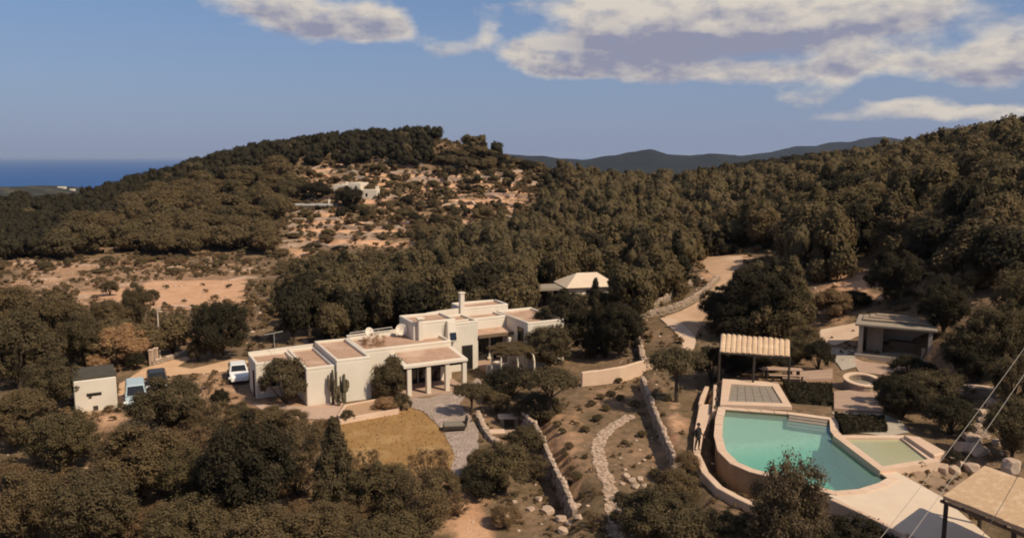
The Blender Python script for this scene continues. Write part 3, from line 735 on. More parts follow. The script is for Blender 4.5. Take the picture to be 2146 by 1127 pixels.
    MB().strip([(5.4, 7.45), (8, 7.45), (10.7, 7.45)], .2, 3.0, [3.8, 3.86, 3.9]).build('back_parapet', M['plaster'], V)
    MB().strip([(-3.3, 7.42), (-1, 7.42), (2.38, 7.42)], .2, 2.6, [3.2, 3.28, 3.35]).build('back_parapet', M['plaster'], V)
    # roof rail
    r = MB(); r.tube([(5.6, 7.0, 4.1), (9.6, 7.0, 4.25)], .03); [r.tube([(u, 7.0, 3.3), (u, 7.0, 4.1 + (u - 5.6) * .037)], .022) for u in (5.6, 6.9, 8.3, 9.6)]; r.build('roof_rail', M['pale_metal'], V)

    # roof equipment, each its own thing
    def dish(u, v, z, r, fu, fv, label, post):
        x, y = vw(u, v); D = thing('satellite_dish', label, 'dish', (x, y, z), TH)
        d = Vector((fu, fv, .35)).normalized(); a = d.orthogonal().normalized(); b = d.cross(a); c = Vector((0, 0, post)); vs = []; fs = []; n = 16
        for k, (rr, dp) in enumerate(((0.02, -.16), (.45, -.12), (.8, -.04), (1, .0))):
            for i in range(n):
                q = c + (a * math.cos(i * 2 * math.pi / n) + b * math.sin(i * 2 * math.pi / n)) * r * rr + d * dp * r * 1.6; vs.append(q)
        for k in range(3):
            for i in range(n): fs.append((k * n + i, k * n + (i + 1) % n, (k + 1) * n + (i + 1) % n, (k + 1) * n + i))
        fs.append(tuple(range(n))); mb = MB().add(vs, fs); o = mb.build('reflector', M['dish'], D); so_ = o.modifiers.new('t', 'SOLIDIFY'); so_.thickness = .03
        MB().tube([(0, 0, -.02), tuple(c - d * r * .3)], .035).build('post', M['pale_metal'], D)
        MB().tube([tuple(c - a * r * .9 + d * .0), tuple(c + d * r * .8)], .015).tube([tuple(c + d * r * .78), tuple(c + d * r * .95)], .05).build('feed_arm', M['pale_metal'], D)
    dish(7.0, 5.6, 3.39, .42, .2, -.9, 'pale round satellite dish on the flat roof behind the flowering tree', .95)
    dish(10.2, 6.1, 3.39, .55, -.5, -.8, 'large terracotta coloured dish in the corner below the upper block', .75)
    x, y = vw(-1.2, 6.6); A = thing('antenna', 'thin television antenna on the roof corner at the driveway end', 'antenna', (x, y, 2.82), TH)
    MB().tube([(0, 0, -.02), (0, 0, 2.0)], .016).build('mast', M['pale_metal'], A); m = MB().tube([(-.8, 0, 1.95), (.8, .3, 2.05)], .016); [m.tube([(-.7 + .28 * i, -.22 + .05 * i, 1.96 + .018 * i), (-.7 + .28 * i, .3 + .05 * i, 1.96 + .018 * i)], .009) for i in range(6)]; m.build('crossbar', M['pale_metal'], A)


build_villa()


def build_annex():
    t = math.radians(30); x, y = -34.2, 60.8; z = hz(x + 1.5, y + 1)
    A = thing('shed', 'small cream cube shed with a slit window and dark flat roof', 'shed', (x, y, 0), t)
    MB().box(0, 3.0, 0, 3.8, -.5, 2.62).build('wall', M['plaster'], A, bevel=.05)
    MB().box(-.08, 3.06, .12, 3.9, 2.64, 2.78).build('roof', M['shed_roof'], A)
    f = MB().box(.85, 1.9, -.04, .03, 1.32, 1.55).build('window', M['darkwood'], A); MB().box(.9, 1.85, -.05, -.03, 1.36, 1.51).build('pane', M['glass'], f); MB().box(.98, 1.2, -.045, .03, 1.14, 1.318).build('bracket', M['darkwood'], f)
    MB().box(1.25, 1.6, -.03, .03, .12, .48).build('vent', M['darkwood'], A); MB().box(2.0, 2.55, -.03, .03, .12, .24).build('vent', M['darkwood'], A)


build_annex()


def build_car(label, x, y, rz, paint, van=False, L=4.1, Wd=1.7):
    z = hz(x, y) + .03; C = thing('parked_car', label, 'car', (x, y, z), rz)     # front looks to -y
    h = Wd / 2; roof = 1.75 if van else 1.42
    # side profile front -> back (y, z)
    low = [(-L / 2, .38), (-L / 2 - .02, .62), (-L / 2 + .12, .78), (-L / 2 + .95, .93), (L / 2 - .35, .98), (L / 2 - .05, .92), (L / 2, .5), (L / 2 - .05, .32), (-L / 2 + .1, .28)]
    m = MB(); n = len(low); vs = [(-h, a, b) for a, b in low] + [(h, a, b) for a, b in low]
    # tuck the nose and tail in
    vs = [(vx * (.9 if abs(a) > L / 2 - .2 else 1.0), a, b) for vx, a, b in vs]
    m.add(vs, [(i, (i + 1) % n, n + (i + 1) % n, n + i) for i in range(n)] + [tuple(range(n))[::-1], tuple(range(n, 2 * n))])
    body = m.build('body', M[paint], C, bevel=.05, smooth=False)
    y0, y1, y2, y3 = -L / 2 + (.62 if van else .95), -L / 2 + (1.05 if van else 1.65), L / 2 - (.35 if van else .85), L / 2 - .12
    k = .78
    cab = MB().hexa([(-h * .94, y0, .90), (h * .94, y0, .90), (h * .94, y3, .95), (-h * .94, y3, .95)], [(-h * k, y1, roof), (h * k, y1, roof), (h * k, y2, roof), (-h * k, y2, roof)]).build('cabin', M[paint], C, bevel=.07)

    def lerp(a, b, t): return tuple(p + (q - p) * t for p, q in zip(a, b))

    def glass(name, q, o):
        a, b, c, d = q; e = .08
        p = [lerp(lerp(a, b, e), lerp(d, c, e), .12), lerp(lerp(a, b, 1 - e), lerp(d, c, 1 - e), .12), lerp(lerp(a, b, 1 - e), lerp(d, c, 1 - e), .9), lerp(lerp(a, b, e), lerp(d, c, e), .9)]
        nv = (Vector(p[1]) - Vector(p[0])).cross(Vector(p[3]) - Vector(p[0])).normalized() * o
        MB().hexa([tuple(Vector(s) - nv * .5) for s in p], [tuple(Vector(s) + nv) for s in p]).build(name, M['glass'], C)
    B = [(-h * .94, y0, .90), (h * .94, y0, .90), (h * .94, y3, .95), (-h * .94, y3, .95)]; T = [(-h * k, y1, roof), (h * k, y1, roof), (h * k, y2, roof), (-h * k, y2, roof)]
    glass('windscreen', (B[0], B[1], T[1], T[0]), .012); glass('rear_window', (B[2], B[3], T[3], T[2]), .012)
    for s, (a, b, c, d) in ((1, (B[1], B[2], T[2], T[1])), (-1, (B[3], B[0], T[0], T[3]))):
        glass('side_window', (a, lerp(a, b, .48), lerp(d, c, .48), d), .012); glass('side_window', (lerp(a, b, .52), b, c, lerp(d, c, .52)), .012)
    for sx in (-1, 1):
        for sy in (-L / 2 + .75, L / 2 - .75):
            w = MB().tube([(sx * (h - .2), sy, .31), (sx * (h + .02), sy, .31)], .31, 14).build('wheel', M['rubber'], C); MB().tube([(sx * (h - .05), sy, .31), (sx * (h + .03), sy, .31)], .18, 10).build('rim', M['pale_metal'], w)
        MB().hexa([(sx * (h * .85) - .2, -L / 2 - .03, .60), (sx * (h * .85) + .12 * (sx < 0) , -L / 2 - .03, .60), (sx * (h * .85) + .12 * (sx < 0), -L / 2 + .1, .6), (sx * (h * .85) - .2, -L / 2 + .1, .6)],
                  [(sx * (h * .85) - .2, -L / 2 + .02, .74), (sx * (h * .85) + .12 * (sx < 0), -L / 2 + .02, .74), (sx * (h * .85) + .12 * (sx < 0), -L / 2 + .14, .74), (sx * (h * .85) - .2, -L / 2 + .14, .74)]).build('headlight', M['lamp_glass'], C)
        MB().box(sx * (h + .07) - .07, sx * (h + .07) + .07, y0 + .28, y0 + .4, .95, 1.08).build('mirror', M['iron'], C)
    MB().box(-h * .82, h * .82, -L / 2 - .07, -L / 2 + .05, .34, .5).build('bumper', M['iron'] if paint != 'white_car' else M[paint], C)


def build_cars():
    def front(px, py, deg, *r, L=4.1, **k):
        x, y, _ = atz(px, py); t = math.radians(deg); build_car(r[0], x - math.sin(t) * L / 2, y + math.cos(t) * L / 2, t, r[1], L=L, **k)
    front(287, 860, 26, 'pale blue van facing out beside the white shed', 'blue_car', van=True, L=3.9)
    front(331, 824, 25, 'black car behind the round dark tree, partly hidden', 'black_car')
    front(503, 806, 22, 'white car parked at the corner of the villa', 'white_car')


build_cars()


# ------------------------------------------------------------------ dry stone walls, stones, steps
def stone_mesh(seed, flat=1.0, sub=1):
    r = random.Random(seed); bm = bmesh.new(); bmesh.ops.create_icosphere(bm, subdivisions=sub, radius=.5)
    for v in bm.verts:
        v.co = Vector((max(-.40, min(.40, v.co.x)), max(-.40, min(.40, v.co.y)), max(-.38, min(.38, v.co.z)))) * r.uniform(1.05, 1.32); v.co.z *= flat
    me = bpy.data.meshes.new('stone'); bm.to_mesh(me); bm.free(); return me


BOULD = [stone_mesh(i + 40, .9, 2) for i in range(5)]
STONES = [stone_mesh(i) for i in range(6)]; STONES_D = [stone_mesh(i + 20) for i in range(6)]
for b_ in BOULD:
    b_.materials.append(M['stone']); co = np.zeros(len(b_.vertices) * 3); b_.vertices.foreach_get('co', co); co = co.reshape(-1, 3); ic = np.array([v.co.normalized()[:] for v in b_.vertices]); k_ = len(BOULD) + len(b_.name)
    f_ = 1 + .55 * fbm(ic[:, 0] * 1.7 + ic[:, 2] * 1.3 + sum(map(ord, b_.name)) * 1.7, ic[:, 1] * 1.7 - ic[:, 2], 51, 5); b_.vertices.foreach_set('co', (np.clip(ic * .62 * f_[:, None], [-.5, -.40, -.36], [.46, .42, .33]) + .02 * np.sin(ic * 9)).ravel()); b_.update()
for s_ in STONES: s_.materials.append(M['stone'])
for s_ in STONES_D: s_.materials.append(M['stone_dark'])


def place(name, me, parent, loc, rot, sc):
    o = bpy.data.objects.new(name, me); COL.objects.link(o); o.parent = parent; o.location = loc; o.rotation_euler = rot; o.scale = sc; return o


def dry_wall(line, top, label, h=.9, w=.5, size=.5, name='stone_wall', cap=290, dark=True, faces=(1, -1), group=None, drop=None):
    """rubble wall: a core and one object per stone, courses on the faces and larger stones on top"""
    line = resample(line, .5); x0, y0 = line[0]
    T = thing(name, label, 'wall', (x0, y0, 0), group=group); rel = [(p[0] - x0, p[1] - y0) for p in line]
    tz = (lambda x, y: top) if isinstance(top, (int, float)) else top
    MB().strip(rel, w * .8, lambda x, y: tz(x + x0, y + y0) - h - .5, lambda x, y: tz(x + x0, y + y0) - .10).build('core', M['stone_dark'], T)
    L = 0; acc = [0]
    for a, b in zip(rel[:-1], rel[1:]): L += math.hypot(b[0] - a[0], b[1] - a[1]); acc.append(L)

    def at(s):
        i = min(max(int(np.searchsorted(acc, s)) - 1, 0), len(rel) - 2); t = (s - acc[i]) / (acc[i + 1] - acc[i] + 1e-9); a, b = rel[i], rel[i + 1]
        return a[0] + (b[0] - a[0]) * t, a[1] + (b[1] - a[1]) * t, math.atan2(b[1] - a[1], b[0] - a[0])
    rows = max(1, int(round(h / (size * .62)))); n_est = L / (size * .9) * (1 + rows * len(faces)); k = max(1., n_est / cap); st = size * .9 * math.sqrt(k); rows = max(1, int(round(rows / math.sqrt(k))))
    cnt = 0; s = st / 2
    while s < L:
        x, y, a = at(s); sx = st * random.uniform(.7, 1.35)
        if random.random() < .16: s += st; continue
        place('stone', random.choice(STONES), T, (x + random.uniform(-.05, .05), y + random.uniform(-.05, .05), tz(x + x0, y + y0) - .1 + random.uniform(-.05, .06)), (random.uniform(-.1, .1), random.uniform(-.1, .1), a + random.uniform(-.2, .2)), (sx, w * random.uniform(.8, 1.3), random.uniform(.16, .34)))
        for f in faces:
            for r in range(rows):
                if cnt > cap * 1.4: break
                hh = h / rows; zz = tz(x + x0, y + y0) - .22 - hh * (r + .5); o = w * .38 * f; js = (r % 2) * st * .5
                xx, yy, aa = at(min(s + js, L)); sx = st * random.uniform(.95, 1.2)
                place('stone', random.choice(STONES_D if dark else STONES), T, (xx - math.sin(aa) * o, yy + math.cos(aa) * o, zz), (random.uniform(-.12, .12), random.uniform(-.12, .12), aa + random.uniform(-.12, .12)), (sx, .28, hh * random.uniform(.95, 1.15))); cnt += 1  # face stones coloured darker than the top ones, painting in their shade
        s += st
    return T


def gh(x, y): return hz(x, y)


def build_walls():
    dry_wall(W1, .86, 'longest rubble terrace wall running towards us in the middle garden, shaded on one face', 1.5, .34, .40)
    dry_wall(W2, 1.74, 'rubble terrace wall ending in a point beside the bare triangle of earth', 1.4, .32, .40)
    top = lambda x, y: hz(x + .9, y) + .35
    dry_wall(G2([(1326, 672), (1331, 700), (1340, 730), (1352, 772)]), lambda x, y: hz(x, y) + .75, 'crumbling pale wall dropping from the road to the cream garden wall', .8, .5, .55)
    dry_wall(smooth_line(G2([(1505, 588), (1482, 612), (1440, 640), (1400, 656), (1335, 668)]), 1), lambda x, y: hz(x, y) + .8, 'curved pale retaining wall following the edge of the dirt road', .8, .55, .6)
    dry_wall(G2([(1455, 592), (1415, 622), (1358, 650)]), lambda x, y: hz(x, y) + .7, 'broken stone wall among the trees just above the road wall', .7, .5, .6, cap=120)
    dry_wall(smooth_line(P2([(1001, 862), (1010, 885), (1022, 910), (1045, 930)], .3), 1), .5, 'short curved stone wall edging the cobbled patio', .55, .4, .4)
    dry_wall(G2([(318, 767), (350, 757), (392, 744)]), lambda x, y: hz(x, y) + .55, 'low wall along the far edge of the driveway', .6, .35, .5, cap=90)
    # hillside terraces: pale courses too small to show single stones
    rows = [[(612, 447), (690, 446)], [(600, 463), (660, 462), (720, 463)], [(598, 478), (690, 477), (790, 480), (850, 484)], [(592, 492), (680, 491), (780, 494), (862, 497)], [(590, 506), (690, 505), (800, 507)], [(585, 520), (660, 518), (740, 519)], [(760, 470), (830, 468), (868, 474)],
            [(960, 412), (1040, 407), (1125, 408)], [(1040, 438), (1095, 436)], [(925, 432), (970, 427), (1000, 432)], [(880, 385), (930, 377), (985, 380)], [(820, 345), (880, 340)], [(690, 395), (640, 398), (615, 402)], [(1070, 380), (1130, 383)], [(650, 355), (700, 352)], [(480, 570), (545, 566)], [(310, 648), (380, 645), (420, 648)], [(200, 640), (260, 636)], [(860, 505), (900, 503)], [(120, 561), (165, 558), (212, 557)], [(230, 601), (298, 596)], [(60, 592), (130, 584)], [(350, 561), (410, 557), (470, 556)], [(480, 588), (540, 582)], [(150, 627), (200, 622)], [(20, 555), (90, 549)]]
    global ROWS
    ROWS = rows; rr = random.Random(77)
    for yy in range(338, 505, 13):
        x = 610 + rr.uniform(0, 60)
        while x < 1110:
            L = rr.uniform(40, 130)
            if x + L < (1180 - abs(yy - 400) * 1.1) and not (590 < x < 870 and yy > 440) and not (x < 660 and yy < 350): rows.append([(x, yy + rr.uniform(-3, 3)), (x + L / 2, yy + rr.uniform(-3, 3)), (x + L, yy + rr.uniform(-3, 3))])
            x += L + rr.uniform(30, 120)
    for i, r in enumerate(rows):
        ln = resample(G2(r), 2.0); x0, y0 = ln[0]; rr = random.Random(i)
        hh = .75 if r[0][1] < 530 else .38; tops = [hz(*p) + hh * rr.uniform(.6, 1.4) * (.25 if j_ in (0, len(ln) - 1) else 1) for j_, p in enumerate(ln)]; dy = [rr.uniform(-.3, .3) for _ in ln]
        o = MB().strip([(p[0] - x0, p[1] - y0 + d) for p, d in zip(ln, dy)], .55, [t - 1.6 for t in tops], tops).build('terrace_wall', M['stone'], None, (x0, y0, 0))
        mx, my = r[len(r) // 2]; col = 'far left of' if mx < 680 else 'left part of' if mx < 780 else 'middle of' if mx < 880 else 'right part of' if mx < 990 else 'far right of'
        wh = f"{'high' if my < 375 else 'half way up' if my < 425 else 'low'} on the {col} the hill" if my < 530 and 580 < mx else 'along the dry field left of the hill'
        tag(o, f"{'long' if abs(r[-1][0] - r[0][0]) > 95 else 'short'} pale dry stone wall {wh}", 'wall', 'terrace walls on the hillside')
    # cream garden wall
    p = [atz(1218, 806, .75)[:2], atz(1296, 797, .75)[:2], atz(1352, 783, .75)[:2]]
    T = thing('garden_wall', 'smooth cream rendered wall standing across the middle of the garden', 'wall', (*p[0], 0)); rel = [(a[0] - p[0][0], a[1] - p[0][1]) for a in p]
    rel = resample(rel, .8); n = len(rel)
    MB().strip(rel, .32, .2, [1.85 + .2 * i / n + .03 * math.sin(i * 2.1) for i in range(n)]).build('panel', M['coping'], T, bevel=.05)
    MB().strip([rel[-1], (rel[-1][0] + 1.6, rel[-1][1] + .5)], .4, .3, 2.12).build('end_pier', M['coping'], T, bevel=.04)
    # concrete ramp off the road
    ramp = smooth_line(G2([(1382, 668), (1410, 668), (1443, 690), (1460, 712), (1453, 738), (1430, 746), (1432, 720), (1410, 692)]), 1)
    sheet('ramp', ramp, M['coping'], .10, .8)
    # rock path
    cl = smooth_line(G2([(1322, 872), (1270, 903), (1250, 935), (1258, 975), (1275, 1010), (1285, 1050), (1287, 1090), (1296, 1140)]), 2); cl = resample(cl, .29)
    pr = mat('path_earth', (.40, .275, .185), (.30, .20, .13), 2, 1, .3)
    poly = []; back = []
    for i in range(len(cl)):
        d = cl[min(i + 1, len(cl) - 1)] - cl[max(i - 1, 0)]; d = d / np.hypot(*d); q = np.array([-d[1], d[0]]); w_ = .42 + .10 * math.sin(i * .9); poly.append(cl[i] + q * w_); back.append(cl[i] - q * w_)
    T = thing('stone_path', 'winding footpath of pale flat stones down the middle garden', 'path', (*cl[0], 0)); T['kind'] = 'structure'
    sh = sheet('bed', poly + back[::-1], pr, .03, .5, None, None); sh.parent = T; sh.location = (-cl[0][0], -cl[0][1], 0)
    PATHS['hole'].append([tuple(q) for q in poly + back[::-1]])
    c = 0
    for i in range(len(cl)):
        d = cl[min(i + 1, len(cl) - 1)] - cl[max(i - 1, 0)]; a = math.atan2(d[1], d[0]); q = np.array([-math.sin(a), math.cos(a)])
        for k in (-1, 0, 1):
            if random.random() < .2: continue
            p_ = cl[i] + q * (k * .28 + random.uniform(-.07, .07)) + np.array([random.uniform(-.08, .08), random.uniform(-.08, .08)])
            place('stone', random.choice(STONES), T, (p_[0] - cl[0][0], p_[1] - cl[0][1], hz(*p_) + .05), (random.uniform(-.1, .1), random.uniform(-.1, .1), random.uniform(0, 6)), (random.uniform(.24, .42), random.uniform(.2, .32), random.uniform(.07, .11))); c += 1
    # boulders
    spots = [(1325, 1010, .7, 0), (1148, 1075, 1.0, 0), (1175, 1090, .8, 0), (1195, 1100, .7, 0), (1130, 1048, .7, 0), (1112, 1068, .55, 0), (1210, 1085, .6, 0), (1060, 1080, .6, 0), (1045, 1095, .5, 0), (1180, 1115, .7, 0), (1313, 1000, .6, 0), (1342, 1006, .55, 0), (1332, 1022, .6, 0), (1350, 1018, .4, 0), (1305, 1015, .4, 0), (1350, 965, .35, 0), (1310, 985, .4, 0), (1215, 1062, .6, 0), (1300, 960, .3, 0), (1078, 1052, .4, 0)]
    for (a, b, s, l) in spots:
        x, y, z = G(a, b); o = bpy.data.objects.new('boulder', random.choice(BOULD)); COL.objects.link(o); o.location = (x, y, z + s * .15); o.rotation_euler = (random.uniform(-.3, .3), random.uniform(-.3, .3), random.uniform(0, 6)); s *= .72; o.scale = (s * 1.1, s, s * .75)
        if b > 1030: tag(o, 'pale boulder lying at the near end of the long terrace wall', 'boulder', 'boulders by the long terrace wall')
        else: tag(o, 'pale boulder in the rough grass right of the stone path', 'boulder', 'boulders beside the stone path')
    casc = [(2078, 850, .8), (2050, 872, 1.0), (2062, 890, .9), (2042, 905, 1.0), (2058, 915, .8), (2040, 925, .9), (2022, 945, 1.1), (2050, 950, 1.1), (1985, 965, .9), (2005, 975, .8), (1975, 985, .7), (2035, 985, .8), (2000, 990, .7), (2090, 930, .6), (2062, 868, .7), (2030, 918, .7)]
    for a, b, s in casc:
        x, y, z = G(a, b); o = bpy.data.objects.new('boulder', random.choice(BOULD)); COL.objects.link(o); o.location = (x, y, z + s * .2); o.rotation_euler = (random.uniform(-.4, .4), random.uniform(-.4, .4), random.uniform(0, 6)); o.scale = (s, s * .9, s * .85)
        tag(o, 'pinkish rock in the cascade of rocks falling to the small pool', 'boulder', 'rocks of the cascade by the small pool')
    x, y, z = G(1800, 985); x, y, z = G(2118, 992)
    o = bpy.data.objects.new('boulder', BOULD[2]); COL.objects.link(o); o.location = (x, y, z + .4); o.scale = (.9, .8, 1.3); tag(o, 'upright pale rock standing behind the reed roofed shelter', 'boulder')


build_walls()


# ------------------------------------------------------------------ pool terrace
def offset_poly(poly, d):
    n = len(poly); A = sum(poly[i][0] * poly[(i + 1) % n][1] - poly[(i + 1) % n][0] * poly[i][1] for i in range(n)); s = 1 if A > 0 else -1; out = []
    for i in range(n):
        a, b, c = (np.array(poly[j % n], float) for j in (i - 1, i, i + 1)); e1 = (b - a) / np.hypot(*(b - a)); e2 = (c - b) / np.hypot(*(c - b))
        n1 = np.array([e1[1], -e1[0]]) * s; n2 = np.array([e2[1], -e2[0]]) * s; m = n1 + n2; m = m / max(np.hypot(*m), .2); out.append(tuple(b + m * d / max(m @ n1, .5)))
    return out


def ring(inner, outer, z0, z1):
    m = MB(); n = len(inner); vs = [(*p, z0) for p in inner] + [(*p, z0) for p in outer] + [(*p, z1) for p in inner] + [(*p, z1) for p in outer]; fs = []
    for i in range(n):
        j = (i + 1) % n; fs += [(2 * n + i, 2 * n + j, 3 * n + j, 3 * n + i), (i, n + i, n + j, j), (n + i, 3 * n + i, 3 * n + j, n + j), (i, j, 2 * n + j, 2 * n + i)]
    return m.add(vs, fs)


def build_pool():
    ox, oy = _pc; rel = [(p[0] - ox, p[1] - oy) for p in POOL]
    Pq = thing('swimming_pool', 'large turquoise swimming pool narrowing to a curved point beside the pale deck', 'pool', (ox, oy, 0))
    ring(rel, offset_poly(rel, .36), .3, ZP - .004).build('basin_wall', M['render'], Pq)
    # coping slabs, each its own piece
    line = rel + [rel[0]]; outer = offset_poly(rel, .46); inner = offset_poly(rel, -.05); no = len(rel)
    for i in range(no):
        j = (i + 1) % no; a, b, c, d = (np.array(q) for q in (inner[i], inner[j], outer[j], outer[i])); L = np.hypot(*(c - d)); k = max(1, int(round(L / 1.0)))
        for t in range(k):
            u0, u1 = t / k + .006, (t + 1) / k - .006; q = [a + (b - a) * u0, a + (b - a) * u1, d + (c - d) * u1, d + (c - d) * u0]; h = random.uniform(0, .012)
            MB().hexa([(*p, ZP - .003) for p in q], [(*p, ZP + .055 + h) for p in q]).build('coping_slab', M['coping'], Pq)
    fl = MB(); deep = lambda x, y: ZP - .50 - 1.25 * float(sst(-.8, 1.2, 47.6 + .22 * (x + ox - 13) - (y + oy)))
    lo = offset_poly(rel, .3)
    # floor: a shallow shelf at the far end, then deep water
    bm = bmesh.new(); vs = [bm.verts.new((*p, 0)) for p in lo]
    for t in tessellate_polygon([[Vector((*p, 0)) for p in lo]]): bm.faces.new([vs[i] for i in t])
    for ax in (0, 1):
        k = -12.
        while k < 12: bmesh.ops.bisect_plane(bm, geom=bm.verts[:] + bm.edges[:] + bm.faces[:], plane_co=((k, 0, 0) if ax == 0 else (0, k, 0)), plane_no=((1, 0, 0) if ax == 0 else (0, 1, 0))); k += .6
    for v in bm.verts: v.co.z = deep(v.co.x, v.co.y)
    bmesh.ops.recalc_face_normals(bm, faces=bm.faces); me = bpy.data.meshes.new('floor'); bm.to_mesh(me); bm.free(); link('pool_floor', me, M['pool_floor'], Pq)
    # steps in the notch at the far right corner
    a, b, c = (np.array(rel[i]) for i in (1, 2, 3))
    e = (b - a) / np.hypot(*(b - a)); q = np.array([e[1], -e[0]])
    for i in range(4):
        w0, w1 = .02 + i * .45, .02 + (i + 1) * .45; L = np.hypot(*(b - a)) - .15; pts = [a + e * .15 + q * w0, a + e * L + q * w0, a + e * L + q * w1, a + e * .15 + q * w1]; zt = ZP - .04 - .07 * i
        MB().hexa([(*p, ZP - .8) for p in pts], [(*p, zt) for p in pts]).build('step', M['tile'], Pq)
    wp = offset_poly(rel, .02); MB().prism(wp, ZP - 2.2, ZP - .16).build('pool_water', M['pool_water'], Pq)
    # children's pool
    kp = P2([(1770, 916), (1888, 916), (1945, 960), (1850, 975)], ZP + .25); x0, y0 = np.mean(kp, 0); r = [(a - x0, b - y0) for a, b in kp]
    K = thing('paddling_pool', 'small square paddling pool with pale green water and raised sandstone rim', 'pool', (x0, y0, 0))
    o1 = offset_poly(r, .5)
    ring(r, o1, ZP - .6, ZP + .22).build('rim', M['coping'], K)
    MB().prism(offset_poly(r, -.0), ZP - .35, ZP - .2).build('pool_floor', M['pool_floor'], K)
    MB().prism(offset_poly(r, .02), ZP - .4, ZP + .1).build('pool_water', M['kid_water'], K)
    m = MB(); a, b = np.array(r[1]), np.array(r[2]); d = (b - a) / np.hypot(*(b - a)); q = np.array([d[1], -d[0]]) * -1
    # stone bench beyond its right edge
    bb = [atz(1893, 914, ZP + .3)[:2], atz(1925, 918, ZP + .3)[:2], atz(1984, 951, ZP + .3)[:2], atz(1958, 958, ZP + .3)[:2]]; bb = [(p[0], p[1]) for p in bb]; bx, by = np.mean(bb, 0)
    o = MB().prism([(p[0] - bx, p[1] - by) for p in bb], ZP - .5, ZP + .42).build('stone_bench', M['coping'], None, (bx, by, 0), bevel=.06); tag(o, 'low pinkish stone bench along the right edge of the small pool', 'bench')
    # square sunken lounge behind the pool
    sq = P2([(1532, 803), (1618, 808), (1640, 844), (1526, 840)], ZP + .2); x0, y0 = np.mean(sq, 0); r = [(a - x0, b - y0) for a, b in sq]; oq = P2([(1514, 793), (1630, 800), (1660, 851), (1509, 846)], ZP + .2); o2 = [(a - x0, b - y0) for a, b in oq]
    S = thing('raised_basin', 'square stone rimmed basin with grey tiled floor behind the pool', 'basin', (x0, y0, 0))
    ring(r, o2, ZP - 1.4, ZP + .2).build('rim', M['coping'], S, bevel=.03)
    a, b, c, d = (np.array(p) for p in r)
    for i in range(6):
        for j in range(5):
            f = lambda s, t: a + (b - a) * s + (d - a) * t + (a - b + c - d) * s * t
            g = .004; qd = [f(i / 6 + g, j / 5 + g), f((i + 1) / 6 - g, j / 5 + g), f((i + 1) / 6 - g, (j + 1) / 5 - g), f(i / 6 + g, (j + 1) / 5 - g)]; MB().hexa([(*p, ZP - .3) for p in qd], [(*p, ZP + .10 + random.uniform(0, .01)) for p in qd]).build('tile', M['tile'], S)
    # pale deck at the near end
    dk = [p for p in DECK]; x0, y0 = np.mean(dk, 0); r = [(a - x0, b - y0) for a, b in dk]
    T = thing('sun_deck', 'broad pale sun deck at the near end of the pool', 'deck', (x0, y0, 0)); T['kind'] = 'structure'
    MB().prism(r, -.2, ZP + .03).build('slab', M['deck'], T)
    # low wall along its front edge
    fr = [p for p in P2([(1738, 1042), (1800, 1070), (1890, 1114)], ZP + .1)]
    o = MB().strip([(p[0] - fr[0][0], p[1] - fr[0][1] - .28) for p in resample(fr, .8)], .28, .0, ZP + .18).build('deck_kerb', M['coping'], None, (*fr[0], 0), bevel=.03); tag(o, 'low pinkish kerb wall along the near front of the pale deck', 'wall')
    br = P2([(1868, 985), (1985, 962), (2000, 975), (2040, 990), (2030, 1030), (1978, 1041)], ZP); sheet('gravel_terrace', br, mat('brown_gravel', (.30, .20, .13), (.22, .15, .095), 2, 1, .4), .03, .8)
    # wide pale ledge wall left of the pool
    r3 = resample(W3, .6); x0, y0 = r3[0]; n = len(r3)
    L = thing('ledge_wall', 'broad pale topped wall curving round the outside of the pool', 'wall', (x0, y0, 0))
    a = resample(P2([(1482, 808), (1472, 830), (1468, 846)], 2.1), .5); MB().strip([(p[0] - x0, p[1] - y0) for p in a], .32, .6, 2.1).build('coping', M['coping'], L, bevel=.03)
    pad = P2([(1466, 847), (1490, 846), (1488, 880), (1474, 905), (1467, 945), (1453, 945), (1456, 900)], 2.0); MB().prism([(p[0] - x0, p[1] - y0) for p in pad], .4, 2.0).build('slab', M['coping'], L, bevel=.04)
    b_ = resample(P2([(1460, 947), (1478, 987), (1508, 1018), (1545, 1038), (1588, 1058)], 2.0), .6); MB().strip([(p[0] - x0, p[1] - y0) for p in b_], .42, .5, 1.96).build('coping', M['coping'], L, bevel=.03)
    pst = P2([(1499, 806), (1497, 850), (1496, 862)], 2.3); o = MB().strip([(p[0] - pst[0][0], p[1] - pst[0][1]) for p in pst], .26, .8, 2.35).build('garden_wall', M['coping'], None, (*pst[0], 0), bevel=.03); tag(o, 'short narrow pale wall end between the ledge and the pool', 'wall')
    # planked platforms and dark foliage patches right of the steps
    for nm, px, lab, z1 in (('deck_platform', [(1748, 819), (1835, 812), (1850, 862), (1748, 855)], 'planked sun platform between the two dark foliage patches', ZP + .1), ('deck_platform', [(1640, 780), (1745, 772), (1745, 792), (1640, 795)], 'planked floor in front of the canvas roofed shelter', ZP + .12)):
        q = P2(px, z1); x0, y0 = np.mean(q, 0); A, B, C_, D = (np.array([p[0] - x0, p[1] - y0]) for p in q); T = thing(nm, lab, 'deck', (x0, y0, 0)); k = 9
        for i in range(k):
            u0, u1 = i / k + .006, (i + 1) / k - .006; qq = [A + (D - A) * u0, B + (C_ - B) * u0, B + (C_ - B) * u1, A + (D - A) * u1]; MB().hexa([(*p, ZP - .3) for p in qq], [(*p, z1 + random.uniform(-.01, .01)) for p in qq]).build('plank', M['plank'], T)
    st = P2([(1742, 862), (1790, 905), (1860, 912), (1905, 905), (1890, 880), (1850, 866)], ZP); sheet('flagging', st, M['concrete'], .05, .8)


build_pool()


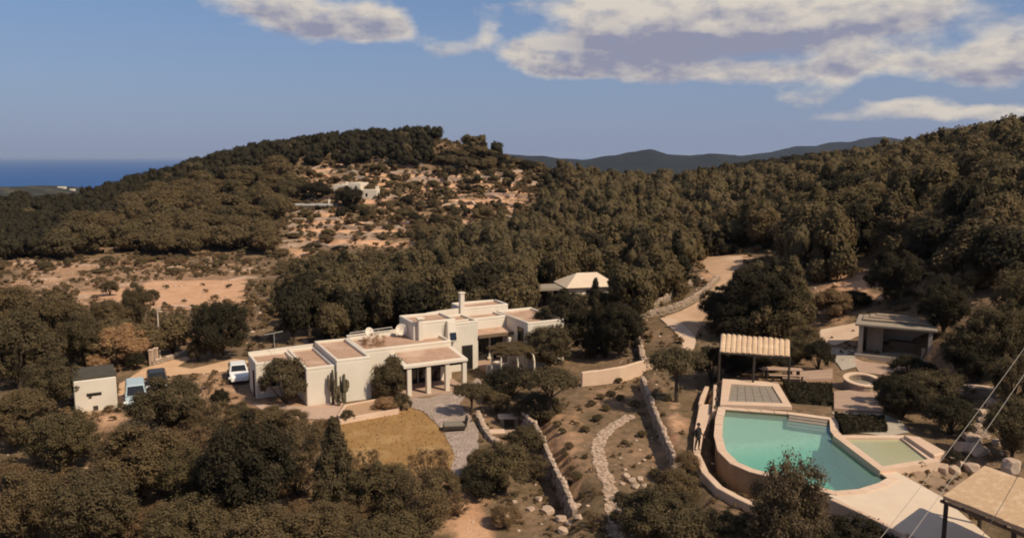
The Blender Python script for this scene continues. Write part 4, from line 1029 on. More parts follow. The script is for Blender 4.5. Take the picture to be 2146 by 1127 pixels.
def build_hedge(px, label, h):  # flat low mass of dark leaves
    q = P2(px, ZP + h * .6); x0, y0 = np.mean(q, 0); A, B, C_, D = (np.array([p[0] - x0, p[1] - y0]) for p in q); v = []; f = []; tn = []; r = np.random.default_rng(len(label)); n = 2600
    s, t = r.random(n), r.random(n); z = ZP + h * (1 - r.random(n) ** 3); z = np.where(r.random(n) < .6, ZP + h, z); e = r.random(n) < .35; s = np.where(e, np.round(s), s)
    P = A + (B - A) * s[:, None] + (D - A) * t[:, None] + (A - B + C_ - D) * (s * t)[:, None]; base = np.concatenate([P, (z + r.normal(0, .05, n))[:, None]], 1)
    d1 = r.normal(0, 1, (n, 3)); d1 /= np.linalg.norm(d1, axis=1)[:, None]; d2 = np.cross(d1, r.normal(0, 1, (n, 3))); d2 /= np.linalg.norm(d2, axis=1)[:, None]
    w = .1; V = np.stack([base + d1 * w, base + d2 * w, base - d1 * w, base - d2 * w], 1).reshape(-1, 3); Fq = np.arange(n * 4).reshape(-1, 4)
    core = [(*p, ZP - .2) for p in (A, B, C_, D)] + [(*p, ZP + h * .93) for p in (A * .97, B * .97, C_ * .97, D * .97)]
    V = np.concatenate([V, core]); k = n * 4; Fc = np.array([(4, 5, 6, 7), (0, 1, 5, 4), (1, 2, 6, 5), (2, 3, 7, 6), (3, 0, 4, 7)]) + k
    me = npmesh('hedge', V, np.concatenate([Fq, Fc]), np.concatenate([np.repeat(r.random(n) * .7, 4), np.zeros(8)])); o = link('hedge', me, M['f_dark'], None, (x0, y0, 0)); tag(o, label, 'hedge')


build_hedge([(1642, 800), (1742, 806), (1744, 845), (1660, 838)], 'dark clipped hedge just beyond the pool steps', .26)
build_hedge([(1750, 868), (1850, 875), (1858, 900), (1768, 902)], 'dark clipped hedge right of the pool corner below the platform', .26)


def build_shelters():
    # canvas roofed shelter with a scalloped back edge
    fl, fr_, bl, br = atz(1508, 737, 5.0), atz(1655, 747, 5.0), atz(1511, 700, 5.55), atz(1655, 712, 5.55)
    x0, y0 = fl[0], fl[1]; S = thing('shelter', 'open shelter with an undulating cream canvas roof behind the pool', 'shelter', (x0, y0, 0))
    A, B, C_, D = (np.array([p[0] - x0, p[1] - y0, p[2]]) for p in (fl, fr_, br, bl)); k = 13
    for i in range(k):           # one strip of canvas per bay, sagging between the poles
        V = []; n = 6; mrow = 7
        for r in range(mrow):
            t = r / (mrow - 1)
            for c in range(n + 1):
                s = (i + c / n) / k; p = A + (B - A) * s + (D - A) * t + (A - B + C_ - D) * s * t; V.append((p[0], p[1] + (.18 * math.sin(math.pi * c / n) if r == mrow - 1 else 0), p[2] + .05 * math.sin(math.pi * c / n) + random.uniform(-.012, .012) - .02 * math.sin(t * 9 + i)))
        fs = [(r * (n + 1) + c, r * (n + 1) + c + 1, (r + 1) * (n + 1) + c + 1, (r + 1) * (n + 1) + c) for r in range(mrow - 1) for c in range(n)]
        o = MB().add(V, fs).build('canvas_strip', M['canvas'], S, smooth=True); mo = o.modifiers.new('t', 'SOLIDIFY'); mo.thickness = .03
    for p in (A, B, C_, D, (A + B) / 2, (C_ + D) / 2): MB().tube([(p[0], p[1], ZP - .3), (p[0], p[1], p[2] - .03)], .09, 8).build('post', M['darkwood'], S)
    for a, b in ((A, B), (D, C_), (A, D), (B, C_)): MB().tube([a - np.array([0, 0, .1]), b - np.array([0, 0, .1])], .06, 6).build('beam', M['darkwood'], S)
    # table and benches under and in front of it
    c = atz(1640, 772, ZP + .75); T = thing('picnic_table', 'long pale table in front of the canvas shelter', 'table', (c[0], c[1], ZP), math.radians(-8))
    for i in range(5): MB().box(-1.5, 1.5, -.45 + i * .18, -.29 + i * .18, .70, .75).build('plank', M['plank'], T)
    for sx in (-1.2, 1.2): MB().box(sx - .06, sx + .06, -.38, .38, -.05, .70).build('leg', M['darkwood'], T)
    for dy, l in ((-.95, 'pale bench on the near side of the long table'), (.95, 'pale bench on the far side of the long table')):
        B_ = thing('bench', l, 'bench', (c[0] - dy * .1, c[1] + dy, ZP), math.radians(-8)); MB().box(-1.4, 1.4, -.16, .16, .42, .47).build('seat', M['plank'], B_); [MB().box(s - .05, s + .05, -.14, .14, -.05, .42).build('leg', M['darkwood'], B_) for s in (-1.1, 1.1)]
    # the white pot by its left post
    x, y, z = atz(1507, 752, ZP + .5); Pt = thing('flower_pot', 'white urn at the left corner of the canvas shelter', 'pot', (x, y, ZP)); MB().tube([(0, 0, -.05), (0, 0, .15), (0, 0, .5), (0, 0, .75), (0, 0, .82)], [.2, .28, .4, .34, .38], 12).build('bowl', M['plaster2'], Pt); MB().cyl(0, 0, .74, .835, .30, .30).build('soil', M['soil'], Pt)

    # pool house: open concrete box under the trees
    x, y, z = atz(1797, 741, 2.95); t = math.radians(-27); H_ = thing('pool_house', 'open fronted grey pool house in the shade below the pines', 'house', (x, y, z), t)
    MB().box(-.2, 5.9, -.3, 3.6, -.6, .05).build('floor', M['concrete'], H_)
    MB().box(0, .35, 0, 3.4, .05, 2.55).build('wall', M['concrete'], H_); MB().box(.35, 5.4, 3.1, 3.4, .05, 2.55).build('wall', M['concrete'], H_); MB().box(5.4, 5.7, 0, 3.4, .05, 2.55).build('wall', M['concrete'], H_)
    r = MB().hexa([(-.3, -.5, 2.56), (6.0, -.5, 2.56), (6.0, 3.7, 2.56), (-.3, 3.7, 2.56)], [(-.3, -.5, 2.76), (6.0, -.5, 2.76), (6.0, 3.7, 2.86), (-.3, 3.7, 2.86)]).build('roof', M['slab'], H_, bevel=.03)
    for i in range(3): MB().box(.2 + i * .5, 5.6 - i * .9, .9 + i * .9, 3.4, 2.86 + i * .09 - (.02 if i else 0), 2.94 + i * .09).build('layer', M['stone_dark'], r)
    d = MB().box(.6, 1.9, 1.2, 1.28, .05, 2.3).build('door', M['slab'], H_); MB().box(1.75, 1.8, 1.14, 1.2, 1.0, 1.15).build('handle', M['iron'], d)
    MB().box(2.4, 4.6, 2.2, 2.9, .05, .9).box(2.3, 4.7, 2.15, 2.95, .904, .96).build('counter', M['wood'], H_)
    q = [atz(1785, 745, 2.9), atz(1900, 762, 2.9), atz(1865, 785, 2.7), atz(1800, 775, 2.7)]; sheet('terrace_slab', [p[:2] for p in q], M['plank'], .06, .7)
    q = G2([(1705, 694), (1800, 676), (1800, 705), (1750, 725), (1728, 722)]); sheet('sandy_slope', q, M['coping'], .08, .8)
    q = G2([(1735, 728), (1790, 735), (1795, 770), (1765, 778)]); sheet('steps_slab', q, M['concrete'], .08, .6)
    # pale screen wall at its right end
    x, y, z = G(1930, 757); Sg = thing('screen_wall', 'small pale screen wall at the right end of the pool house', 'wall', (x, y, z), math.radians(-20)); MB().box(0, .8, 0, .2, -.4, 1.15).build('panel', M['concrete'], Sg, bevel=.03); MB().box(.82, 1.15, -.1, .25, -.4, 1.0).build('pier', M['plaster2'], Sg, bevel=.03)
    # round stone basin
    x, y, z = atz(1808, 797, ZP + .6); Bn = thing('round_basin', 'round basin with a pale tilted rim right of the shelter', 'basin', (x, y, ZP)); n = 20
    def ringz(r0, r1, z0, z1, tilt=.12):
        vs = [(r * math.cos(k * 2 * math.pi / n), r * math.sin(k * 2 * math.pi / n), zz + tilt * math.sin(k * 2 * math.pi / n) * r) for r, zz in ((r0, z0), (r1, z0), (r1, z1), (r0, z1)) for k in range(n)]; return MB().add(vs, [(a * n + k, a * n + (k + 1) % n, ((a + 1) % 4) * n + (k + 1) % n, ((a + 1) % 4) * n + k) for a in range(4) for k in range(n)])
    ringz(1.05, 1.35, -.3, .62).build('wall', M['stone_dark'], Bn); ringz(1.02, 1.4, .625, .72).build('rim', M['coping'], Bn); MB().cyl(0, 0, -.2, .35, 1.06, 1.06, 20).build('floor', M['tile'], Bn)
    # semicircular stone seat higher up
    x, y, z = G(2050, 842); Sm = thing('garden_bench', 'curved pale topped stone seat wall above the cascade of rocks', 'seat', (x, y, z))
    arc = [(1.25 * math.cos(a), 1.0 * math.sin(a)) for a in np.linspace(.25, math.pi - .15, 10)]; MB().strip(arc, .5, -.5, .75).build('wall', M['stone_dark'], Sm); MB().strip(arc, .6, .753, .86).build('cap', M['coping'], Sm, bevel=.02)

    # reed roofed shelter close to us
    E1, E2, E3 = (np.array(atz(*p)) for p in ((1976, 1046, 4.9), (2061, 984, 5.25), (2146, 1116, 4.95)))
    T = thing('reed_shelter', 'large shelter with a sandy reed roof on dark posts beside the deck', 'shelter', (E1[0], E1[1], 0)); e = E3 - E1; e = e / np.linalg.norm(e); w = E2 - E1
    a0 = np.array([0, 0, E1[2]]); Lr = 6.6; cor = [a0, a0 + e * Lr, a0 + e * Lr + w, a0 + w]
    up = np.array([0, 0, .2]); nb = 12
    for i in range(nb):       # reed mats laid side by side
        s0, s1 = i / nb * Lr + .004, (i + 1) / nb * Lr - .004; j = random.uniform(-.02, .02); b = [a0 + e * s0, a0 + e * s1, a0 + e * s1 + w, a0 + e * s0 + w]; ov = random.uniform(.0, .12); b[2] = b[2] + w * ov / 4; b[3] = b[3] + w * ov / 4
        MB().hexa(b, [p + up + np.array([0, 0, j]) for p in b]).build('reed_mat', M['reed'], T)
    for i in range(8): p = a0 + e * (Lr * i / 7); MB().tube([p - np.array([0, 0, .06]), p + w - np.array([0, 0, .06])], .05, 6).build('rafter', M['darkwood'], T)
    for p in (a0 + w * .03, a0 + w * .95): MB().tube([p - np.array([0, 0, .17]) - e * .15, p - np.array([0, 0, .17]) + e * Lr], .075, 6).build('beam', M['wood'], T)
    for s in (.12, 3.2, 6.4):
        for t in (.03, .95): p = a0 + e * s + w * t; MB().tube([(p[0], p[1], .4), (p[0], p[1], p[2] - .2)], .10, 8).build('post', M['darkwood'], T)
    fq = [E1 + e * .4 + w * .1, E1 + e * 6 + w * .1, E1 + e * 6 + w, E1 + e * .4 + w]
    pv = [(p[0], p[1]) for p in (E1 - e * .1, E1 + e * 6.6, E1 + e * 6.6 + w, E1 + w)]; sheet('shelter_floor', pv, M['plank'], .12, .8)
    # cables overhead
    for i, (a, b, za, zb, lab) in enumerate((((1845, 1127), (2111, 780), 9.0, 12.5, 'leftmost of the three thin pale overhead cables'), ((1906, 1125), (2146, 786), 9.2, 12.6, 'middle one of the three thin pale overhead cables'), ((2057, 1125), (2140, 985), 9.6, 12.0, 'rightmost of the three thin pale overhead cables'))):
        p, q = np.array(atz(*a, za)), np.array(atz(*b, zb)); d = q - p; s, f = p - d * .9, q + d * .8; pts = [s + (f - s) * t - np.array([0, 0, .5 * (4 * t * (1 - t) - 4 * .33 * .67)]) for t in np.linspace(0, 1, 24)]
        o = MB().tube([t - s for t in pts], .0085, 5).build('overhead_cable', M['cable_grey'], None, tuple(s)); tag(o, lab, 'cable')


build_shelters()


VINE = []


def build_garden_things():
    # vine pergola before the covered patio
    x, y, _ = atz(1075, 788, 0); P = thing('pergola', 'vine covered pergola with curved white posts before the covered patio', 'pergola', (x, y, hz(x, y)), math.radians(20))
    for sx in (-1.6, 0, 1.6):
        for sy in (-1.3, 1.3): MB().tube([(sx, sy, -.3), (sx, sy, 1.6), (sx * .97, sy * .9, 2.1), (sx * .9, sy * .5, 2.35)], [.10, .09, .08, .07], 8).build('post', M['plaster2'], P)
    for sy in (-1.2, -.4, .4, 1.2): MB().tube([(-2.0, sy, 2.33), (2.0, sy, 2.33)], .05, 6).build('beam', M['wood'], P)
    VINE.append((x, y, hz(x, y)))
    T = thing('garden_table', 'round table under the vine pergola', 'table', (x + .3, y - .2, hz(x, y)), 0); MB().cyl(0, 0, .70, .75, .75, .75, 16).build('top', M['plaster2'], T); MB().cyl(0, 0, -.1, .70, .08, .06, 8).build('leg', M['iron'], T)
    # grey daybed on the cobbles
    x, y, _ = atz(953, 893, .3); D = thing('daybed', 'grey cushioned daybed standing on the cobbled patio', 'daybed', (x, y, hz(x, y) + .05), math.radians(8))
    MB().box(-.85, .75, -.42, .42, .16, .34).build('frame', M['darkwood'], D); [MB().box(a - .05, a + .05, b - .05, b + .05, -.06, .16).build('leg', M['darkwood'], D) for a in (-.75, .65) for b in (-.34, .34)]
    MB().box(-.83, .72, -.41, .41, .345, .56).build('mattress', M['cushion'], D, bevel=.05); MB().hexa([(.7, -.42, .3), (.84, -.42, .3), (.84, .42, .3), (.7, .42, .3)], [(.86, -.42, .98), (.98, -.42, .98), (.98, .42, .98), (.86, .42, .98)]).build('backrest', M['darkwood'], D)
    # timber lounge further right
    x, y, _ = atz(1052, 897, .4); L = thing('lounge', 'low pale planked lounge in the planting right of the patio', 'lounger', (x, y, hz(x, y)), math.radians(6))
    for i in range(5): MB().box(-1.0, 1.0, -.45 + i * .18, -.29 + i * .18, .36, .42).build('slat', M['plank'], L)
    [MB().box(a - .05, a + .05, b - .05, b + .05, -.15, .36).build('leg', M['wood'], L) for a in (-.9, .9) for b in (-.38, .38)]; MB().box(-1.05, 1.05, -.5, -.452, .2, .40).build('rail', M['wood'], L); MB().box(-.95, .2, -.4, .4, .425, .52).build('mattress', M['coping'], L, bevel=.03)
    # pale slab table
    x, y, _ = atz(1067, 858, .8); S = thing('stone_counter', 'pale stone counter between the round shrubs right of the porch', 'counter', (x, y, hz(x, y)), math.radians(3)); MB().box(-.85, .85, -.5, .5, .66, .78).build('top', M['coping'], S, bevel=.02); MB().box(-.7, -.4, -.42, .42, -.3, .66).build('leg', M['stone_dark'], S); MB().box(.4, .7, -.42, .42, -.3, .66).build('leg', M['stone_dark'], S)
    # planter bed below the cacti
    q = P2([(708, 872), (722, 850), (790, 838), (838, 852), (835, 860), (790, 868), (712, 882)], .3); x0, y0 = np.mean(q, 0); r = [(a - x0, b - y0) for a, b in q]; K = thing('planter', 'raised planter of bare orange soil between villa and lawn', 'planter', (x0, y0, 0)); ring(offset_poly(r, -.22), r, -.3, .42).build('kerb', M['coping'], K); MB().prism(offset_poly(r, -.2), -.2, .33).build('soil', M['soil'], K)
    # candelabra cacti
    for i, (a, b, h, n) in enumerate(((700, 842, 2.9, 6), (724, 838, 2.4, 4), (712, 846, 1.7, 3))):
        x, y, z = atz(a, b, .1); C_ = thing('cactus', ('tallest', 'middle sized', 'shortest')[i] + ' of the column cacti against the villa wall', 'cactus', (x, y - .3, hz(x, y))); r = random.Random(i); MB().tube([(0, 0, -.2), (0, 0, h * .5), (.02, 0, h)], [.13, .14, .08], 8).build('stem', M['cactus'], C_)
        for k in range(n): g = r.uniform(0, 6.28); o = r.uniform(.22, .42); z0 = r.uniform(.3, h * .45); zt = h * r.uniform(.65, 1.0); MB().tube([(0, 0, z0), (math.cos(g) * o * .7, math.sin(g) * o * .7, z0 + .1), (math.cos(g) * o, math.sin(g) * o, z0 + .4), (math.cos(g) * o * 1.05, math.sin(g) * o * 1.05, zt)], [.09, .11, .11, .07], 7).build('arm', M['cactus'], C_)
    # gate posts, pole
    for a, b, h, l in ((318, 766, 1.5, 'left of two pale gate posts on the far edge of the driveway'), (328, 762, 1.5, 'right of two pale gate posts on the far edge of the driveway')):
        x, y, z = G(a, b); T = thing('gate_post', l, 'post', (x, y, z)); MB().box(-.16, .16, -.16, .16, -.3, h).build('shaft', M['stone'], T); MB().box(-.2, .2, -.2, .2, h + .003, h + .1).build('cap', M['coping'], T)
    x, y, z = G(336, 752); U = thing('utility_pole', 'thin pale utility pole rising behind the driveway', 'pole', (x, y, z)); MB().tube([(0, 0, -.5), (0, 0, 5.0)], [.1, .07], 8).build('shaft', M['deadwood'], U); MB().box(-.45, .45, -.04, .04, 4.7, 4.8).build('crossarm', M['wood'], U)
    # boat-shaped pots beside the patio
    for a, b, l in ((1028, 752, 'white pot nearest the passage door of the villa'), (1042, 760, 'white pot at the edge of the covered patio')):
        x, y, _ = atz(a, b, .4); T = thing('flower_pot', l, 'pot', (x, y, hz(x, y))); MB().tube([(0, 0, -.1), (0, 0, .1), (0, 0, .45), (0, 0, .5)], [.2, .25, .34, .3], 12).build('bowl', M['plaster2'], T)
    # wooden bench in the upper garden, stacked pale stones
    for i, (a, b, s) in enumerate(((1222, 728, .6), (1235, 735, .5), (1215, 738, .45), (1240, 727, .45))):
        x, y, z = G(a, b); o = bpy.data.objects.new('boulder', BOULD[i]); COL.objects.link(o); o.location = (x, y, z + .1); o.scale = (s, s, s * .8); tag(o, 'pale stone in the shady grass below the big dark conifer', 'boulder', 'stones below the dark conifer')


build_garden_things()


def build_far_houses():
    # house on the hill
    x, y, z = G(738, 416); t = math.radians(-10); Hh = thing('hill_house', 'white flat roofed house in stepped blocks high on the terraced hill', 'house', (x, y, z), t); k = y / F
    for (a, b, d0, d1, z0, z1) in ((-49, -14, 3, 9, 2.2, 3.9), (-13.8, 14, 2, 9, 2.2, 4.5), (14.2, 54, 0, 7, -.3, 2.6)):
        m = MB().box(a * k, b * k, d0, d1, -3.0, z1); w = m.build('wing', M['plaster2'], Hh); MB().box(a * k + .2, b * k - .2, d0 + .2, d1 - .2, z1 - .1, z1 + .06).build('roof', M['plaster2'], w)
    for (a, b, z0, z1, d) in ((-30, -26, 2.7, 3.3, 3), (2, 6, 3.0, 3.7, 2), (30, 34, .6, 1.6, 0)):
        f = MB().box(a * k, b * k, d - .06, d + .02, z0, z1).build('window', M['darkwood'], Hh); MB().box(a * k + .08, b * k - .08, d - .08, d - .062, z0 + .08, z1 - .08).build('pane', M['glass'], f)
    MB().box(44 * k, 50 * k, 3, 3.8, 2.5, 3.6).build('chimney', M['plaster2'], Hh); MB().box(-30 * k, -26 * k, 6, 6.7, 3.9, 4.8).build('chimney', M['plaster2'], Hh)
    x, y, z = G(655, 440); L = thing('outbuilding', 'long low pale roofed outbuilding on the terrace below the hill house', 'building', (x, y, z), 0); MB().box(-36 * k, 36 * k, 0, 3, -1, 1.2).build('wall', M['stone_dark'], L); MB().box(-38 * k, 40 * k, -.25, 3.2, 1.205, 1.75).build('roof', M['pale_metal'], L); MB().box(30 * k, 34 * k, 1, 2, 1.76, 2.9).build('chimney', M['plaster2'], L)
    # guest house among the trees
    x, y, _ = atz(1228, 615, 2.6); z = hz(x, y); Gh = thing('guest_house', 'small house with a pale hipped roof among trees behind the villa', 'house', (x, y, z), math.radians(14)); zt = 4.35 - z
    MB().box(-3.0, 3.0, -2.2, 2.6, -.5, zt - .55).build('wall', M['plaster2'], Gh)
    e = zt - .5; MB().add([(-3.5, -2.7, e), (3.5, -2.7, e), (3.5, 3.1, e), (-3.5, 3.1, e), (-1.2, .2, e + 1.45), (1.5, .2, e + 1.45)], [(0, 1, 5, 4), (1, 2, 5), (2, 3, 4, 5), (3, 0, 4), (3, 2, 1, 0)]).build('roof', M['deck'], Gh)
    MB().box(-7.2, -3.02, -1.6, 2.0, zt - .9, zt - .62).build('veranda_roof', M['slab'], Gh); [MB().box(a - .12, a + .12, b - .12, b + .12, -.5, zt - .902).build('post', M['darkwood'], Gh) for a in (-7, -5) for b in (-1.5, 1.9)]
    opening(Gh, 'v', -2.2, -.8, .6, .1, 1.6, kind='door')
    # pale buildings on the low coast
    for a, b, w, h, l in ((128, 400, 15, 4, 'larger pale farm building on the low coastal land at the far left'), (150, 401, 8, 4, 'smaller pale building beside the coastal farm at the far left')):
        d = 1930; p = aty(a, b, d); zz = hz(p[0], p[1]); s = d / F; T = thing('farm_building', l, 'building', (p[0], p[1], zz), 0); MB().box(-w * s / 2, w * s / 2, 0, 10, -30, h * s * .6).build('wall', M['plaster2'], T); MB().hexa([(-w * s / 2 - .5, -.5, h * s * .6 + .01), (w * s / 2 + .5, -.5, h * s * .6 + .01), (w * s / 2 + .5, 10.5, h * s * .6 + .01), (-w * s / 2 - .5, 10.5, h * s * .6 + .01)], [(-w * s / 2, 3, h * s * .8), (w * s / 2, 3, h * s * .8), (w * s / 2, 7, h * s * .8), (-w * s / 2, 7, h * s * .8)]).build('roof', M['plaster2'], T)


build_far_houses()


def build_person():
    x, y, _ = atz(1462, 944, 2.0); z = 2.0
    P = thing('person', 'person in dark clothes standing on the pale ledge beside the pool', 'person', (x, y, z), math.radians(35))
    J = [((0, 0, .95), .135), ((0, 0, 1.15), .13), ((0, .01, 1.38), .155), ((0, .0, 1.50), .06), ((0, -.02, 1.56), .055), ((0, -.03, 1.66), .095), ((0, -.03, 1.74), .085),
         ((.10, 0, .88), .095), ((.11, -.02, .50), .068), ((.12, .03, .10), .042), ((.12, -.10, .04), .040),
         ((-.10, 0, .88), .095), ((-.12, .04, .50), .068), ((-.13, .12, .10), .042), ((-.13, .0, .04), .040),
         ((.19, 0, 1.40), .065), ((.27, .03, 1.13), .048), ((.30, -.16, .95), .036), ((.31, -.24, .90), .032),
         ((-.19, 0, 1.40), .065), ((-.25, .05, 1.12), .048), ((-.24, -.02, .88), .036), ((-.24, -.05, .80), .032)]
    E_ = [(0, 1), (1, 2), (2, 3), (3, 4), (4, 5), (5, 6), (0, 7), (7, 8), (8, 9), (9, 10), (0, 11), (11, 12), (12, 13), (13, 14), (2, 15), (15, 16), (16, 17), (17, 18), (2, 19), (19, 20), (20, 21), (21, 22)]
    # fingers: short chains from each palm
    for hnd in (18, 22):
        bx, by, bz = J[hnd][0]
        for k in range(5):
            f = (k - 1.5) * .016; n = len(J); t = k == 4; J.append(((bx + (.035 if not t else -.03) * (1 if hnd == 18 else -1) * (.3 if not t else 1), by + f - .02, bz - (.045 if not t else .02)), .009)); J.append(((bx, by + f - .03, bz - (.085 + .008 * (1 - abs(k - 1)) if not t else .05)), .008)); E_ += [(hnd, n), (n, n + 1)]
    me = bpy.data.meshes.new('body'); me.from_pydata([j[0] for j in J], E_, []); o = link('body', me, None, P)
    sk = o.modifiers.new('skin', 'SKIN'); sk.use_smooth_shade = True
    for i, j in enumerate(J): me.skin_vertices[0].data[i].radius = (j[1], j[1])
    me.skin_vertices[0].data[0].use_root = True; su = o.modifiers.new('sub', 'SUBSURF'); su.levels = 1; su.render_levels = 1
    dg = bpy.context.evaluated_depsgraph_get(); m2 = bpy.data.meshes.new_from_object(o.evaluated_get(dg)); o.modifiers.clear(); o.data = m2; m2.materials.clear()
    for k in ('skin', 'cloth_dark'): m2.materials.append(M[k])
    for p in m2.polygons:
        c = p.center; p.material_index = 0 if (c.z > 1.53 or (abs(c.x) > .2 and c.z < .93 and c.z > .6)) else 1
    # hair and face
    hb = bmesh.new(); bmesh.ops.create_icosphere(hb, subdivisions=2, radius=.115); bmesh.ops.delete(hb, geom=[v for v in hb.verts if v.co.z < -.02 and v.co.y < .03], context='VERTS'); me = bpy.data.meshes.new('hair'); hb.to_mesh(me); hb.free(); link('hair', me, M['hair'], P, (0, -.01, 1.70))
    MB().tube([(0, -.115, 1.69), (0, -.15, 1.655), (0, -.12, 1.645)], [.012, .018, .012], 5).build('nose', M['skin'], P)
    for s in (-1, 1): MB().tube([(s * .035, -.118, 1.70), (s * .035, -.13, 1.70)], .012, 6).build('eye', M['hair'], P)
    # jacket hem and sleeves hang loose over the body
    MB().tube([(0, 0, .84), (0, 0, .98), (0, 0, 1.2), (0, .01, 1.42)], [.19, .175, .17, .13], 12, cap=False).build('jacket', M['cloth_dark'], P, smooth=True)


build_person()


# ------------------------------------------------------------------ trees and shrubs
def ico(sub):
    bm = bmesh.new(); bmesh.ops.create_icosphere(bm, subdivisions=sub, radius=1); v = np.array([q.co[:] for q in bm.verts]); f = np.array([[w.index for w in p.verts] for p in bm.faces]); bm.free(); return v, f


ICO = {1: ico(1), 2: ico(2)}


def crown_arrays(seed, lobes=26, cards=60, leaf=.05, z0=.15, lr=(.15, .25), core=.8, shape='round', icosub=1, hollow=.35, spread=(.7, 1.25)):
    r = np.random.default_rng(seed); V = []; Q = []; T = []; tone = []; nv = 0; cen = []
    cz = (z0 + 1) / 2; hzv = (1 - z0) / 2
    for i in range(lobes):
        L = r.uniform(*lr)
        if shape == 'spire':
            t = (i + r.random()) / lobes; zc = z0 + t * (1 - z0) * .95; rad = .42 * (1 - t) ** .8; a = r.uniform(0, 6.283); L *= (1.1 - .65 * t); c = np.array([math.cos(a) * rad * r.uniform(.3, 1), math.sin(a) * rad * r.uniform(.3, 1), zc])
        else:
            d = r.normal(0, 1, 3); d /= np.linalg.norm(d); rr = r.uniform(hollow, 1) ** .5
            if shape == 'umbrella': d[2] = abs(d[2]) * .8 - .15
            if shape == 'dome': d[2] = d[2] if d[2] > -.5 else -d[2]
            c = np.array([d[0] * (.5 - L * .75) * rr, d[1] * (.5 - L * .75) * rr, cz + d[2] * max(.02, hzv - L * .75) * rr])
        cen.append(c); lt = r.uniform(.12, .7)
        n = cards; D = r.normal(0, 1, (n, 3)); D /= np.linalg.norm(D, axis=1)[:, None]
        out = c - np.array([0, 0, cz * .8]); out /= np.linalg.norm(out) + 1e-6
        flip = (D @ out) < -.35; D[flip] *= -1
        P = c + D * L * (spread[0] + (spread[1] - spread[0]) * r.random(n) ** 1.2)[:, None] * np.array([1, 1, .92])
        N = D + np.array([0, 0, .35]) + r.normal(0, .40, (n, 3)); N /= np.linalg.norm(N, axis=1)[:, None]; A = np.cross(N, r.normal(0, 1, (n, 3))); A /= np.linalg.norm(A, axis=1)[:, None]; B = np.cross(N, A)
        s = leaf * r.uniform(.55, 1.3, n)[:, None]; q = np.stack([P + A * s, P + B * s * .62 + N * s * .15, P - A * s, P - B * s * .62 + N * s * .15], 1).reshape(-1, 3)
        V.append(q); Q.append(np.arange(n * 4).reshape(-1, 4) + nv); nv += n * 4; tone.append(np.repeat(np.clip(lt + r.normal(0, .13, n), 0, 1), 4))
        if core:
            iv, fv = ICO[icosub]; j = 1 + r.normal(0, .11, len(iv)); V.append(c + iv * j[:, None] * L * core); T.append(fv + nv); nv += len(iv); tone.append(np.clip(lt + r.normal(0, .12, len(iv)), 0, 1))
    return np.concatenate(V), np.concatenate(Q), (np.concatenate(T) if T else np.zeros((0, 3), int)), np.concatenate(tone), cen


def crown_mesh(name, **k):
    v, q, t, tn, cen = crown_arrays(**k); return npmesh(name, v, [q, t], tn, smooth=True), cen


def trunk_mesh(seed, cen, z0, limbs=7, r0=.035, lean=.05, stems=1):
    r = random.Random(seed); m = MB()
    for s in range(stems):
        a = r.uniform(0, 6.28); o = .0 if stems == 1 else .05; top = (math.cos(a) * lean, math.sin(a) * lean, z0 + (1 - z0) * .55)
        m.tube([(math.cos(a) * o, math.sin(a) * o, -.06), (math.cos(a) * lean * .3, math.sin(a) * lean * .3, z0 * .8), top], [r0 * 1.3, r0 * .85, r0 * .35], 7)
    for c in r.sample(list(cen), min(limbs, len(cen))):
        zb = z0 * r.uniform(.7, 1.2); m.tube([(0, 0, zb), (c[0] * .5, c[1] * .5, zb * .5 + c[2] * .5 - .02), tuple(c)], [r0 * .55, r0 * .36, r0 * .12], 5)
    me = m.mesh('trunk'); me.materials.append(M['bark']); return me


PROTO = {}


def proto(key, n, z0, **k):
    L = []; tk = {a: k.pop(a) for a in ('limbs', 'r0', 'lean', 'stems') if a in k}
    for i in range(n):
        me, cen = crown_mesh('crown', seed=hash(key) % 1 + sum(map(ord, key)) * 7 + i, z0=z0, **k); me.materials.append(M['f_pine']); L.append((me, trunk_mesh(i + 5, cen, z0, **tk)))
    PROTO[key] = L


proto('pine', 7, .16, lobes=34, cards=120, leaf=.034, lr=(.09, .22), core=.72, icosub=2, hollow=.2)
proto('spire', 4, .10, lobes=30, cards=120, leaf=.034, lr=(.12, .22), core=.72, icosub=2, shape='spire')
proto('bush', 6, .03, lobes=22, cards=120, leaf=.038, lr=(.11, .26), core=.74, icosub=2, shape='dome', limbs=4)
NEARK = dict(spread=(.45, 1.3), icosub=1)
proto('near', 6, .10, lobes=95, cards=230, leaf=.0145, lr=(.05, .15), core=.42, hollow=.1, limbs=14, **NEARK)
proto('nearconifer', 3, .08, lobes=90, cards=220, leaf=.0145, lr=(.075, .14), core=.45, shape='spire', limbs=10, **NEARK)
proto('nearbush', 4, .02, lobes=50, cards=230, leaf=.0195, lr=(.07, .17), core=.45, shape='dome', limbs=8, **NEARK)
proto('airy', 3, .14, lobes=90, cards=90, leaf=.0135, lr=(.05, .12), core=0, hollow=.3, limbs=46, r0=.02, stems=3, spread=(.2, 1.4))
proto('umbrella', 2, .5, lobes=42, cards=210, leaf=.019, lr=(.09, .16), core=.5, shape='umbrella', limbs=12, r0=.03, lean=.1, **NEARK)
proto('ball', 2, .02, lobes=38, cards=210, leaf=.020, lr=(.12, .19), core=.7, limbs=4, hollow=.6, spread=(.7, 1.15))


